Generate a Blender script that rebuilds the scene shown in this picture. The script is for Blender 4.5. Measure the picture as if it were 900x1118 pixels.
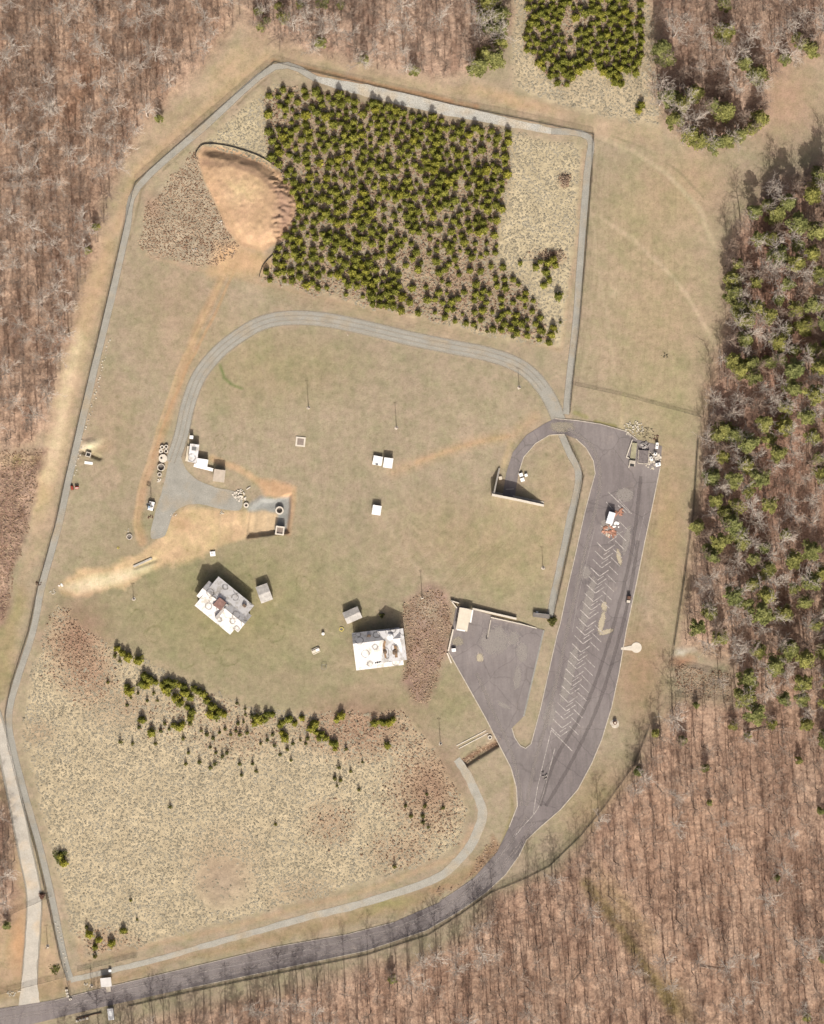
import bpy, math, random
import numpy as np
from mathutils import Vector, Matrix
from mathutils.geometry import tessellate_polygon

for o in list(bpy.data.objects): bpy.data.objects.remove(o)
sc = bpy.context.scene
S = 1/3.0                                   # metres per photograph pixel on the ground
def W(px, py): return ((px-450)*S, (559-py)*S)

# ---------------------------------------------------------------- camera, sky, sun, exposure
H = 1400.0
cam = bpy.data.cameras.new('camera'); camo = bpy.data.objects.new('camera', cam)
sc.collection.objects.link(camo); sc.camera = camo
camo.location = (0, 0, H); camo.rotation_euler = (0, 0, 0)
cam.sensor_fit = 'VERTICAL'; cam.sensor_height = 24; cam.lens = 24*H/(1118*S)
cam.clip_start = 10; cam.clip_end = 12000
SUN_EL = 43.0; SHX = -0.06                  # shadows fall towards the top, a touch to the left
wd = bpy.data.worlds.new('World'); sc.world = wd; wd.use_nodes = True
nt = wd.node_tree; bg = nt.nodes['Background']
sky = nt.nodes.new('ShaderNodeTexSky'); sky.sky_type = 'NISHITA'; sky.sun_disc = False; sky.dust_density = 8; sky.air_density = .55; sky.ozone_density = .3
sky.sun_elevation = math.radians(SUN_EL); sky.sun_rotation = math.radians(180-3.4)
nt.links.new(sky.outputs[0], bg.inputs[0]); bg.inputs[1].default_value = 0.105
sd = bpy.data.lights.new('sun', 'SUN'); sd.energy = 3.7; sd.angle = math.radians(0.53); sd.color = (1, 0.955, 0.89)
so = bpy.data.objects.new('sun', sd); sc.collection.objects.link(so)
d = Vector((SHX, 1, 0)).normalized()*math.cos(math.radians(SUN_EL)); d.z = -math.sin(math.radians(SUN_EL))
so.rotation_euler = d.to_track_quat('-Z', 'Y').to_euler(); so.location = (0, -100, 200)
sc.view_settings.view_transform = 'Standard'; sc.view_settings.look = 'None'
sc.view_settings.gamma = 1; sc.view_settings.exposure = 0.25
sc.cycles.transparent_max_bounces = 12

rnd = random.Random(7); npr = np.random.RandomState(11)
C = sc.collection
# ---------------------------------------------------------------- helpers
def link(o, parent=None):
    C.objects.link(o)
    if parent: o.parent = parent
    return o
def tag(o, label=None, cat=None, group=None, kind=None):
    if label: o['label'] = label
    if cat: o['category'] = cat
    if group: o['group'] = group
    if kind: o['kind'] = kind
    return o
def thing(name, label, cat, loc=(0, 0, 0), rz=0, group=None):
    o = bpy.data.objects.new(name, None); o.empty_display_size = .5
    o.location = loc; o.rotation_euler = (0, 0, rz)
    return tag(link(o), label, cat, group)
def np_mesh(name, V, F, mat, mi=None):
    V = np.asarray(V, dtype=np.float32); F = np.asarray(F, dtype=np.int32)
    me = bpy.data.meshes.new(name); n, k = F.shape
    me.vertices.add(len(V)); me.vertices.foreach_set('co', V.ravel())
    me.loops.add(n*k); me.loops.foreach_set('vertex_index', F.ravel())
    me.polygons.add(n); me.polygons.foreach_set('loop_start', np.arange(0, n*k, k, dtype=np.int32))
    me.polygons.foreach_set('loop_total', np.full(n, k, dtype=np.int32))
    for m in (mat if isinstance(mat, (list, tuple)) else [mat]): me.materials.append(m)
    if mi is not None: me.polygons.foreach_set('material_index', np.asarray(mi, dtype=np.int32))
    me.update(calc_edges=True); me.validate()
    return me

class MB:
    """collects solids in one mesh; coordinates are local to the thing"""
    def __init__(s): s.v = []; s.f = []
    def add(s, vs, fs):
        n = len(s.v); s.v += [tuple(v) for v in vs]; s.f += [tuple(i+n for i in f) for f in fs]; return s
    def box(s, c, size, rz=0, taper=1.0, tilt=None):
        hx, hy, hz = size[0]/2, size[1]/2, size[2]/2
        R = Matrix.Rotation(rz, 3, 'Z')
        if tilt: R = R @ Matrix.Rotation(tilt[0], 3, 'X') @ Matrix.Rotation(tilt[1], 3, 'Y')
        vs = []
        for z in (-hz, hz):
            t = taper if z > 0 else 1
            for x, y in ((-hx, -hy), (hx, -hy), (hx, hy), (-hx, hy)):
                vs.append(R @ Vector((x*t, y*t, z)) + Vector(c))
        return s.add(vs, [(3, 2, 1, 0), (4, 5, 6, 7), (0, 1, 5, 4), (1, 2, 6, 5), (2, 3, 7, 6), (3, 0, 4, 7)])
    def tube(s, a, b, r0, r1=None, n=8, cap=True):
        a = Vector(a); b = Vector(b); r1 = r0 if r1 is None else r1
        ax = (b-a).normalized(); u = ax.orthogonal().normalized(); w = ax.cross(u)
        vs = [a+(u*math.cos(t)+w*math.sin(t))*r0 for t in [2*math.pi*i/n for i in range(n)]]
        vs += [b+(u*math.cos(t)+w*math.sin(t))*r1 for t in [2*math.pi*i/n for i in range(n)]]
        fs = [(i, (i+1) % n, n+(i+1) % n, n+i) for i in range(n)]
        if cap: fs += [tuple(range(n-1, -1, -1)), tuple(range(n, 2*n))]
        return s.add(vs, fs)
    def ring(s, c, ro, ri, h, n=24):
        vs = []
        for z in (0, h):
            for r in (ro, ri):
                vs += [(c[0]+r*math.cos(2*math.pi*i/n), c[1]+r*math.sin(2*math.pi*i/n), c[2]+z) for i in range(n)]
        fs = []
        for i in range(n):
            j = (i+1) % n
            fs += [(i, j, 2*n+j, 2*n+i), (n+j, n+i, 3*n+i, 3*n+j), (2*n+i, 2*n+j, 3*n+j, 3*n+i), (i, n+i, n+j, j)]
        return s.add(vs, fs)
    def prism(s, poly, z0, z1):
        n = len(poly); z1s = z1 if isinstance(z1, (list, tuple)) else [z1]*n
        vs = [(p[0], p[1], z0) for p in poly]+[(p[0], p[1], z1s[i]) for i, p in enumerate(poly)]
        fs = [(i, (i+1) % n, n+(i+1) % n, n+i) for i in range(n)]
        tr = tessellate_polygon([[Vector((p[0], p[1], 0)) for p in poly]])
        fs += [(n+a, n+b, n+c) for a, b, c in tr]+[(c, b, a) for a, b, c in tr]
        return s.add(vs, fs)
    def lump(s, c, r, rn=rnd, n=7, flat=.7, rows=4):
        vs = []; fs = []
        for k in range(rows+1):
            ph = math.pi*k/rows
            for i in range(n):
                q = r*rn.uniform(.75, 1.15); th = 2*math.pi*(i+.5*(k % 2))/n
                vs.append((c[0]+q*math.sin(ph)*math.cos(th), c[1]+q*math.sin(ph)*math.sin(th), c[2]-q*flat*math.cos(ph)))
        for k in range(rows):
            for i in range(n):
                j = (i+1) % n; fs.append((k*n+i, k*n+j, (k+1)*n+j, (k+1)*n+i))
        return s.add(vs, fs)
    def build(s, name, mat, parent=None, label=None, smooth=False, bevel=0):
        me = bpy.data.meshes.new(name); me.from_pydata(s.v, [], s.f); me.materials.append(mat)
        o = bpy.data.objects.new(name, me); link(o, parent)
        if smooth:
            for p in me.polygons: p.use_smooth = True
        if bevel:
            b = o.modifiers.new('bevel', 'BEVEL'); b.width = bevel; b.segments = 1
        if label: o['label'] = label
        return o

# ---------------------------------------------------------------- numpy noise and polygon tools (pixel coordinates)
def vnoise(x, y, scale, seed):
    r = np.random.RandomState(seed).rand(128, 128)
    u = x/scale+seed*7.31; v = y/scale+seed*3.17
    iu = np.floor(u).astype(int); iv = np.floor(v).astype(int); fu = u-iu; fv = v-iv
    fu = fu*fu*(3-2*fu); fv = fv*fv*(3-2*fv)
    a = r[iv % 128, iu % 128]; b = r[iv % 128, (iu+1) % 128]; c = r[(iv+1) % 128, iu % 128]; e = r[(iv+1) % 128, (iu+1) % 128]
    return (a*(1-fu)+b*fu)*(1-fv)+(c*(1-fu)+e*fu)*fv
def fbm(x, y, scale, seed, o=4):
    t = 0; a = 1; n = 0
    for i in range(o):
        t = t+a*vnoise(x, y, scale/2**i, seed+i); n += a; a *= .55
    return t/n
def poly_sd(px, py, poly):
    """signed distance, positive inside"""
    P = np.asarray(poly, float); d2 = np.full(px.shape, 1e12); ins = np.zeros(px.shape, bool)
    for i in range(len(P)):
        a = P[i]; b = P[(i+1) % len(P)]; e = b-a; L = (e**2).sum()+1e-9
        wx = px-a[0]; wy = py-a[1]; t = np.clip((wx*e[0]+wy*e[1])/L, 0, 1)
        d2 = np.minimum(d2, (wx-t*e[0])**2+(wy-t*e[1])**2)
        c = ((a[1] > py) != (b[1] > py))
        with np.errstate(divide='ignore', invalid='ignore'):
            xi = (b[0]-a[0])*(py-a[1])/(b[1]-a[1]+1e-12)+a[0]
        ins ^= (c & (px < xi))
    d = np.sqrt(d2); return np.where(ins, d, -d)
def line_d(px, py, pts):
    P = np.asarray(pts, float); d2 = np.full(px.shape, 1e12)
    for i in range(len(P)-1):
        a = P[i]; e = P[i+1]-a; L = (e**2).sum()+1e-9
        wx = px-a[0]; wy = py-a[1]; t = np.clip((wx*e[0]+wy*e[1])/L, 0, 1)
        d2 = np.minimum(d2, (wx-t*e[0])**2+(wy-t*e[1])**2)
    return np.sqrt(d2)
def smooth(pts, k=6, closed=False):
    """Catmull-Rom"""
    P = [Vector((p[0], p[1])) for p in pts]; n = len(P); out = []
    rng_ = range(n if closed else n-1)
    for i in rng_:
        p0 = P[(i-1) % n] if closed or i > 0 else P[0]; p1 = P[i]; p2 = P[(i+1) % n]
        p3 = P[(i+2) % n] if closed or i+2 < n else P[-1]
        for j in range(k):
            t = j/k
            out.append(tuple(.5*((2*p1)+(p2-p0)*t+(2*p0-5*p1+4*p2-p3)*t*t+(3*p1-p0-3*p2+p3)*t**3)))
    if not closed: out.append(tuple(P[-1]))
    return out
def inside(x, y, poly):
    c = False; n = len(poly)
    for i in range(n):
        a = poly[i]; b = poly[(i+1) % n]
        if (a[1] > y) != (b[1] > y) and x < (b[0]-a[0])*(y-a[1])/(b[1]-a[1])+a[0]: c = not c
    return c

# ---------------------------------------------------------------- layout, in photograph pixels
ASPHALT = [(-20, 1104), (60, 1092), (120, 1077), (200, 1058), (300, 1034), (380, 1020), (430, 1007), (480, 985), (518, 958),
           (543, 930), (556, 903), (565, 880), (564, 860), (558, 838), (546, 815), (531, 785), (512, 751), (490, 712),
           (498, 662), (504, 662), (594, 688), (572, 782), (559, 795), (562, 805), (568, 814), (574, 817), (580, 812), (590, 775), (600, 730),
           (608, 694), (612, 680), (620, 642), (628, 607), (638, 562), (645, 535), (650, 517), (648, 503), (640, 489), (629, 479),
           (616, 474), (600, 475), (585, 484), (572, 499), (566, 518), (562, 544), (549, 541), (553, 516), (560, 494), (575, 475),
           (594, 463), (606, 457), (630, 459), (656, 463), (684, 471), (696, 480), (723, 487), (721, 510), (714, 545), (704, 592), (695, 637), (684, 688), (676, 735),
           (668, 772), (657, 808), (646, 834), (631, 862), (612, 884), (590, 903), (575, 917), (567, 934), (552, 955),
           (530, 975), (500, 996), (465, 1016), (400, 1038), (300, 1059), (200, 1080), (100, 1102), (40, 1117), (-20, 1130)]
LOOP = [(612, 466), (606, 447), (594, 425), (578, 407), (558, 395), (530, 386), (500, 380), (450, 370), (400, 358), (355, 349), (318, 347),
        (288, 352), (262, 366), (238, 385), (218, 410), (206, 440), (198, 475), (188, 505)]
PERIM1 = [(602, 143), (500, 122), (400, 99), (345, 86), (300, 73), (225, 137), (151, 204), (139, 250), (122, 325), (97, 430), (76, 520), (64, 575), (46, 640),
          (36, 690), (18, 745), (10, 780), (13, 812), (28, 870), (45, 930), (59, 990), (70, 1045), (77, 1070), (150, 1053), (220, 1034),
          (270, 1020), (330, 1003), (400, 985), (470, 962), (497, 943), (517, 918), (527, 888), (519, 864), (508, 842), (499, 829)]
PERIM2 = [(602, 143), (643, 150), (641, 190), (634, 280), (629, 350), (622, 410), (618, 452)]
PERIM3 = [(613, 474), (622, 495), (632, 520), (622, 570), (608, 635), (600, 675)]
DRIVE = [(-20, 745), (0, 800), (12, 850), (27, 925), (37, 975), (36, 1020), (33, 1060), (32, 1103)]
PLAZA = [(190, 488), (200, 505), (204, 513), (216, 524), (236, 532), (262, 539), (263, 556), (243, 556), (222, 551), (204, 551), (190, 560), (184, 574),
         (179, 586), (165, 587), (167, 570), (176, 540), (181, 520)]
PILE = [(215, 168), (222, 160), (240, 160), (262, 165), (285, 174), (306, 188), (320, 204), (326, 218), (320, 245), (308, 262), (288, 275), (262, 268), (248, 250),
        (236, 225), (222, 195)]
MEADOW_S = [(62, 660), (120, 705), (250, 765), (290, 778), (440, 778), (475, 820), (512, 885), (500, 920), (470, 940), (400, 963), (250, 1005), (100, 1046), (80, 1020),
            (60, 940), (42, 870), (25, 800), (30, 760), (48, 700)]
MEADOW_N = [(300, 92), (360, 108), (420, 122), (560, 146), (634, 160), (628, 260), (612, 378), (560, 372), (285, 305), (300, 280), (328, 225), (306, 186), (222, 158), (270, 115)]
BRUSH_NW = [(215, 160), (222, 195), (236, 225), (248, 250), (262, 272), (240, 288), (205, 290), (160, 278), (152, 268), (160, 230), (178, 205)]
MEADOW_NE = [(560, 30), (562, 95), (600, 112), (640, 122), (722, 138), (715, 70), (705, -60), (570, -60)]
PINE_N = [(292, 100), (330, 95), (420, 116), (556, 146), (553, 200), (545, 250), (540, 285), (560, 300), (585, 330), (600, 375), (545, 362), (460, 345), (285, 304), (302, 275), (328, 225), (300, 182), (288, 150)]
GAPS_N = [[(428, 276), (462, 264), (486, 285), (478, 318), (440, 318)], [(500, 190), (512, 215), (509, 250), (497, 215)], [(500, 280), (530, 290), (560, 330), (545, 330), (515, 300)],
          [(425, 180), (440, 185), (446, 210), (432, 205)], [(322, 180), (330, 150), (334, 190), (336, 225)], [(470, 225), (486, 222), (490, 262), (476, 250)], [(560, 300), (600, 300), (600, 330), (575, 320)],
          [(290, 92), (312, 92), (300, 110), (292, 118)]]
PINE_NE = [(576, -30), (704, -30), (702, 60), (698, 88), (686, 78), (672, 92), (648, 70), (632, 78), (612, 100), (590, 72), (574, 55)]
GAPS_NE = [[(612, 20), (626, 5), (630, 60), (618, 62)], [(626, -40), (640, -40), (640, 28), (630, 30)]]
WOOD_NW = [(-60, -60), (268, -60), (264, 25), (236, 58), (195, 96), (162, 128), (142, 165), (124, 200), (112, 250), (96, 300), (80, 350), (64, 420), (50, 470), (30, 488), (-60, 492)]
WOOD_N = [(268, -60), (564, -60), (558, 20), (545, 60), (522, 82), (470, 84), (400, 74), (335, 58), (296, 40), (264, 25)]
WOOD_NE = [(706, -60), (960, -60), (960, 52), (880, 62), (835, 88), (829, 145), (790, 160), (762, 160), (728, 136), (712, 100), (716, 60)]
WOOD_E = [(960, 150), (905, 172), (872, 196), (846, 200), (832, 222), (800, 250), (790, 290), (800, 340), (790, 380), (778, 430), (766, 480), (764, 560), (752, 640), (744, 700),
          (800, 725), (800, 768), (738, 765), (716, 800), (700, 836), (664, 880), (640, 915), (610, 948), (575, 965), (540, 982), (505, 1022), (470, 1040), (300, 1086), (130, 1122), (60, 1150), (60, 1190), (960, 1190)]
WOOD_SW = [(-60, 850), (2, 880), (16, 930), (20, 980), (8, 1008), (-60, 1040)]
BRUSH_W = [(-60, 492), (48, 490), (42, 530), (22, 610), (4, 680), (-60, 700)]
THIN_E = [(640, 960), (665, 955), (790, 1118), (740, 1118), (690, 1060)]      # the thin strip of ground in the lower right wood

# ---------------------------------------------------------------- materials
def M(name):
    m = bpy.data.materials.new(name); m.use_nodes = True; return m, m.node_tree, m.node_tree.nodes['Principled BSDF']
def N(t, kind, **kw):
    n = t.nodes.new('ShaderNode'+kind)
    for k, v in kw.items():
        if k in n.inputs.keys(): n.inputs[k].default_value = v
        else: setattr(n, k, v)
    return n
def pos(t): return t.nodes.new('ShaderNodeNewGeometry').outputs['Position']
def noise(t, scale, detail=4, rough=.6, vec=None, sx=None):
    n = N(t, 'TexNoise', Scale=scale, Detail=detail, Roughness=rough)
    v = vec or pos(t)
    if sx:
        m = N(t, 'Mapping'); m.inputs['Scale'].default_value = sx; t.links.new(v, m.inputs[0]); v = m.outputs[0]
    t.links.new(v, n.inputs['Vector']); return n.outputs['Fac']
def ramp(t, fac, stops, interp='LINEAR'):
    r = t.nodes.new('ShaderNodeValToRGB'); r.color_ramp.interpolation = interp; e = r.color_ramp.elements
    while len(e) < len(stops): e.new(.5)
    for i, (p, c) in enumerate(stops):
        e[i].position = p; e[i].color = (c, c, c, 1) if isinstance(c, (int, float)) else (*c, 1)
    t.links.new(fac, r.inputs[0]); return r.outputs[0]
def mul(t, a, b, fac=1.0, kind='MULTIPLY'):
    m = t.nodes.new('ShaderNodeMix'); m.data_type = 'RGBA'; m.blend_type = kind
    for sock, v in ((m.inputs[0], fac), (m.inputs[6], a), (m.inputs[7], b)):
        if isinstance(v, (int, float)): sock.default_value = v
        elif isinstance(v, tuple): sock.default_value = (*v, 1)
        else: t.links.new(v, sock)
    return m.outputs[2]
def simple(name, col, var=.18, scale=.8, rough=.85, metal=0, fine=6.0):
    m, t, b = M(name)
    c = mul(t, col, ramp(t, noise(t, scale), [(.3, 1-var), (.7, 1+var)]))
    c = mul(t, c, ramp(t, noise(t, fine, 2), [(.3, 1-var*.7), (.7, 1+var*.7)]))
    t.links.new(c, b.inputs['Base Color']); b.inputs['Roughness'].default_value = rough; b.inputs['Metallic'].default_value = metal
    b.inputs['Specular IOR Level'].default_value = .25
    return m

def ground_mat():
    m, t, b = M('ground')
    a = N(t, 'Attribute', attribute_name='albedo').outputs['Color']
    lit = N(t, 'Attribute', attribute_name='litter').outputs['Fac']
    tur = N(t, 'Attribute', attribute_name='turf').outputs['Fac']
    c = mul(t, a, ramp(t, noise(t, .35, 6, .7), [(.3, .86), (.7, 1.14)]))
    c = mul(t, c, ramp(t, noise(t, 1.9, 5, .75), [(.25, .86), (.75, 1.14)]))
    c = mul(t, c, ramp(t, noise(t, 1.2, 6, .8), [(.32, (.5, .44, .42)), (.5, (1, 1, 1)), (.68, (1.4, 1.36, 1.34))]), lit)
    grn = ramp(t, noise(t, .12, 6, .72), [(.40, (1.06, 1.0, .99)), (.66, (.87, .92, .80))])
    c = mul(t, c, grn, tur)
    c = mul(t, c, ramp(t, noise(t, .75, 5, .8), [(.34, (.80, .80, .74)), (.46, (1, 1, 1)), (.64, (1.06, 1.05, 1.04))]), tur)
    t.links.new(c, b.inputs['Base Color']); b.inputs['Roughness'].default_value = 1; b.inputs['Specular IOR Level'].default_value = .1
    bp = N(t, 'Bump', Strength=.5, Distance=.25); t.links.new(noise(t, 1.6, 6, .8), bp.inputs['Height']); t.links.new(bp.outputs[0], b.inputs['Normal'])
    return m
def gravel_mat(name, col, var=.2):
    m, t, b = M(name)
    c = mul(t, col, ramp(t, noise(t, .25, 5, .7), [(.3, .86), (.7, 1.12)]))
    c = mul(t, c, ramp(t, noise(t, 2.6, 4, .8), [(.3, 1-var), (.7, 1+var)]))
    c = mul(t, c, (1.15, .95, .72), ramp(t, noise(t, .09, 4), [(.5, 0.), (.7, .7)]))
    t.links.new(c, b.inputs['Base Color']); b.inputs['Roughness'].default_value = .95; b.inputs['Specular IOR Level'].default_value = .15
    bp = N(t, 'Bump', Strength=.5, Distance=.12); t.links.new(noise(t, 3.5, 4, .8), bp.inputs['Height']); t.links.new(bp.outputs[0], b.inputs['Normal'])
    return m
def asphalt_mat():
    m, t, b = M('asphalt')
    c = mul(t, (.19, .168, .16), ramp(t, noise(t, .05, 5, .6), [(.3, .84), (.7, 1.14)]))
    c = mul(t, c, ramp(t, noise(t, 1.3, 5, .8), [(.3, .88), (.7, 1.12)]))
    c = mul(t, c, ramp(t, noise(t, .35, 5, .7, sx=(1.6, .25, 1)), [(.35, .9), (.65, 1.1)]))
    wv = N(t, 'Vector' 'Math', operation='ADD')
    nn = N(t, 'TexNoise', Scale=.15, Detail=4); t.links.new(pos(t), nn.inputs['Vector'])
    sc_ = N(t, 'VectorMath', operation='SCALE', Scale=3.5); t.links.new(nn.outputs['Color'], sc_.inputs[0])
    t.links.new(pos(t), wv.inputs[0]); t.links.new(sc_.outputs[0], wv.inputs[1])
    vo = N(t, 'TexVoronoi', feature='DISTANCE_TO_EDGE', Scale=.075); t.links.new(wv.outputs[0], vo.inputs['Vector'])
    c = mul(t, c, ramp(t, vo.outputs['Distance'], [(0, .80), (.008, .84), (.016, 1)]))
    c = mul(t, c, (.88, .87, .88), ramp(t, noise(t, .022, 3, .5), [(.48, 0.), (.56, 1.)]))
    c = mul(t, c, (1.25, 1.22, 1.14), ramp(t, noise(t, .16, 7, .8), [(.56, 0.), (.68, .8)]))
    c = mul(t, c, (.72, .72, .72), ramp(t, noise(t, .5, 3, .6), [(.66, 0.), (.74, .7)]))
    t.links.new(c, b.inputs['Base Color']); b.inputs['Roughness'].default_value = .9; b.inputs['Specular IOR Level'].default_value = .2
    return m
def bark_mat(name, a, bcol):
    m, t, b = M(name)
    c = ramp(t, noise(t, .07, 3), [(.35, a), (.65, bcol)])
    c = mul(t, c, ramp(t, noise(t, 1.5, 3), [(.3, .8), (.7, 1.2)]))
    t.links.new(c, b.inputs['Base Color']); b.inputs['Roughness'].default_value = .95; b.inputs['Specular IOR Level'].default_value = .1
    return m
def leaf_mat(name, dark, light, scale=.5):
    m, t, b = M(name)
    c = ramp(t, noise(t, scale, 3), [(.36, dark), (.62, light)])
    oi = t.nodes.new('ShaderNodeObjectInfo').outputs['Random']; c = mul(t, c, ramp(t, oi, [(0, (.78, .84, .9)), (.5, (1, 1, 1)), (1, (1.1, 1.06, .9))]))
    c = mul(t, c, ramp(t, noise(t, 3.5, 2), [(.3, .7), (.7, 1.35)]))
    t.links.new(c, b.inputs['Base Color']); b.inputs['Roughness'].default_value = .8; b.inputs['Specular IOR Level'].default_value = .15
    tr = N(t, 'BsdfTranslucent'); t.links.new(c, tr.inputs['Color'])
    mx = N(t, 'MixShader'); mx.inputs[0].default_value = .35
    t.links.new(b.outputs[0], mx.inputs[1]); t.links.new(tr.outputs[0], mx.inputs[2])
    t.links.new(mx.outputs[0], t.nodes['Material Output'].inputs['Surface'])
    return m
def patch_mat(name, col, dens=.5, scale=1.2, mx_=.8):
    m, t, b = M(name)
    fade = N(t, 'Attribute', attribute_name='fade').outputs['Fac']
    c = mul(t, col, ramp(t, noise(t, 2.2, 4), [(.3, .85), (.7, 1.15)]))
    t.links.new(c, b.inputs['Base Color']); b.inputs['Roughness'].default_value = 1; b.inputs['Specular IOR Level'].default_value = .1
    ad = N(t, 'Math', operation='ADD'); t.links.new(fade, ad.inputs[0]); t.links.new(noise(t, scale, 6, .75), ad.inputs[1])
    al = ramp(t, ad.outputs[0], [(1.25-dens, 0.), (min(1., 1.25-dens+.45), mx_)])
    mx = N(t, 'Math', operation='MULTIPLY'); t.links.new(al, mx.inputs[0])
    st = ramp(t, fade, [(0, 0.), (.25, 1.)]); t.links.new(st, mx.inputs[1]); t.links.new(mx.outputs[0], b.inputs['Alpha'])
    return m
def roof_white_mat(name, stain=.5, base=(.60, .585, .565)):
    m, t, b = M(name)
    c = mul(t, base, ramp(t, noise(t, .5, 4), [(.3, .92), (.7, 1.05)]))
    vo = N(t, 'TexVoronoi', Scale=.24, feature='F1'); t.links.new(pos(t), vo.inputs['Vector'])
    n2 = noise(t, 1.6, 3)
    ad = N(t, 'Math', operation='MULTIPLY_ADD'); t.links.new(n2, ad.inputs[0]); ad.inputs[1].default_value = .16; t.links.new(vo.outputs['Distance'], ad.inputs[2])
    ringm = ramp(t, ad.outputs[0], [(.36, 0.), (.42, 1.), (.50, 0.)])
    brk = ramp(t, noise(t, .45, 4), [(.34, 0.), (.46, min(1., stain*1.3))])
    f = N(t, 'Math', operation='MULTIPLY'); t.links.new(ringm, f.inputs[0]); t.links.new(brk, f.inputs[1])
    c = mul(t, c, (.17, .16, .15), f.outputs[0], 'MIX')
    c = mul(t, c, (.62, .58, .5), ramp(t, noise(t, .35, 6, .8), [(.5, 0.), (.62, .85)]))
    t.links.new(c, b.inputs['Base Color']); b.inputs['Roughness'].default_value = .6; b.inputs['Specular IOR Level'].default_value = .2
    return m
def chain_mat():
    m, t, b = M('chain_link'); b.inputs['Base Color'].default_value = (.07, .07, .065, 1); b.inputs['Roughness'].default_value = .6; b.inputs['Metallic'].default_value = .2
    uv = t.nodes.new('ShaderNodeUVMap').outputs[0]; sp = N(t, 'SeparateXYZ'); t.links.new(uv, sp.inputs[0])
    outs = []
    for op in ('ADD', 'SUBTRACT'):
        a = N(t, 'Math', operation=op); t.links.new(sp.outputs[0], a.inputs[0]); t.links.new(sp.outputs[1], a.inputs[1])
        k = N(t, 'Math', operation='MULTIPLY'); t.links.new(a.outputs[0], k.inputs[0]); k.inputs[1].default_value = 8.0
        f = N(t, 'Math', operation='FRACT'); t.links.new(k.outputs[0], f.inputs[0])
        l = N(t, 'Math', operation='LESS_THAN'); t.links.new(f.outputs[0], l.inputs[0]); l.inputs[1].default_value = .12; outs.append(l)
    mx = N(t, 'Math', operation='MAXIMUM'); t.links.new(outs[0].outputs[0], mx.inputs[0]); t.links.new(outs[1].outputs[0], mx.inputs[1])
    t.links.new(mx.outputs[0], b.inputs['Alpha']); return m

G = ground_mat()
GRAVEL = gravel_mat('gravel', (.275, .265, .23)); GRAVEL_PALE = gravel_mat('gravel_pale', (.42, .39, .335)); GRAVEL_RIP = gravel_mat('riprap', (.37, .36, .32), .45)
ASPH = asphalt_mat()
CONC = simple('concrete', (.42, .375, .31), .25); CONC_W = simple('pale_concrete', (.54, .49, .41), .1); CONC_D = simple('dark_concrete', (.16, .145, .13), .2)
PAINT = simple('road_paint', (.33, .30, .275), .45, 1.2, fine=3); PAINT_F = simple('worn_road_paint', (.25, .225, .21), .3, 1.2, fine=3)
WHITE = simple('white_paint', (.76, .75, .72), .05, rough=.5); CREAM = simple('cream_panel', (.56, .50, .40), .08, rough=.6); TANROOF = simple('tan_roof', (.42, .36, .29), .1)
GREYROOF = simple('weathered_roof', (.38, .36, .33), .22, .9); DARK = simple('dark_metal', (.03, .03, .03), .2, rough=.6); STEEL = simple('galvanised_steel', (.22, .22, .21), .15, rough=.5, metal=.6)
RED = simple('red_paint', (.28, .05, .03), .2, rough=.5); ORANGE = simple('orange_paint', (.32, .165, .11), .25, rough=.6); BLACK = simple('rubber', (.015, .015, .015), .1)
BROWN = simple('brown_rust', (.12, .065, .045), .3); YEL = simple('yellow_plastic', (.5, .42, .12), .2); WOOD = simple('timber', (.2, .13, .08), .3); BLUE = simple('blue_paint', (.25, .33, .42), .1)
WALLM = simple('painted_block', (.42, .38, .31), .12); GLASS = simple('window_glass', (.04, .05, .06), .1, rough=.15); CLAYROCK = simple('rock', (.45, .41, .33), .25, 2)
SOOT = simple('soot', (.14, .10, .07), .4, 1.5); RUSTROOF = simple('scorched_metal', (.20, .12, .10), .25, 1.0)
WROOF1 = roof_white_mat('white_roof_sheet', .75); WROOF2 = roof_white_mat('white_roof_sheet_grey', .9, (.62, .61, .6))
BARK_P = bark_mat('pale_bark', (.40, .34, .285), (.56, .50, .43)); BARK_B = bark_mat('brown_bark', (.22, .16, .12), (.34, .27, .215)); BARK_F = bark_mat('fine_twigs', (.24, .18, .14), (.44, .36, .29)); BARK_PINE = bark_mat('pine_bark', (.14, .09, .06), (.18, .12, .085))
PINE_Y = leaf_mat('young_pine_needles', (.135, .14, .024), (.35, .335, .065), .35); PINE_M = leaf_mat('pine_needles', (.155, .162, .052), (.35, .345, .12), .4)
PINE_D = leaf_mat('sapling_needles', (.08, .08, .028), (.17, .165, .045), .8)
CHAIN = chain_mat()
BUSHM = leaf_mat('bush_leaves', (.10, .11, .03), (.2, .2, .06), .8)

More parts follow.
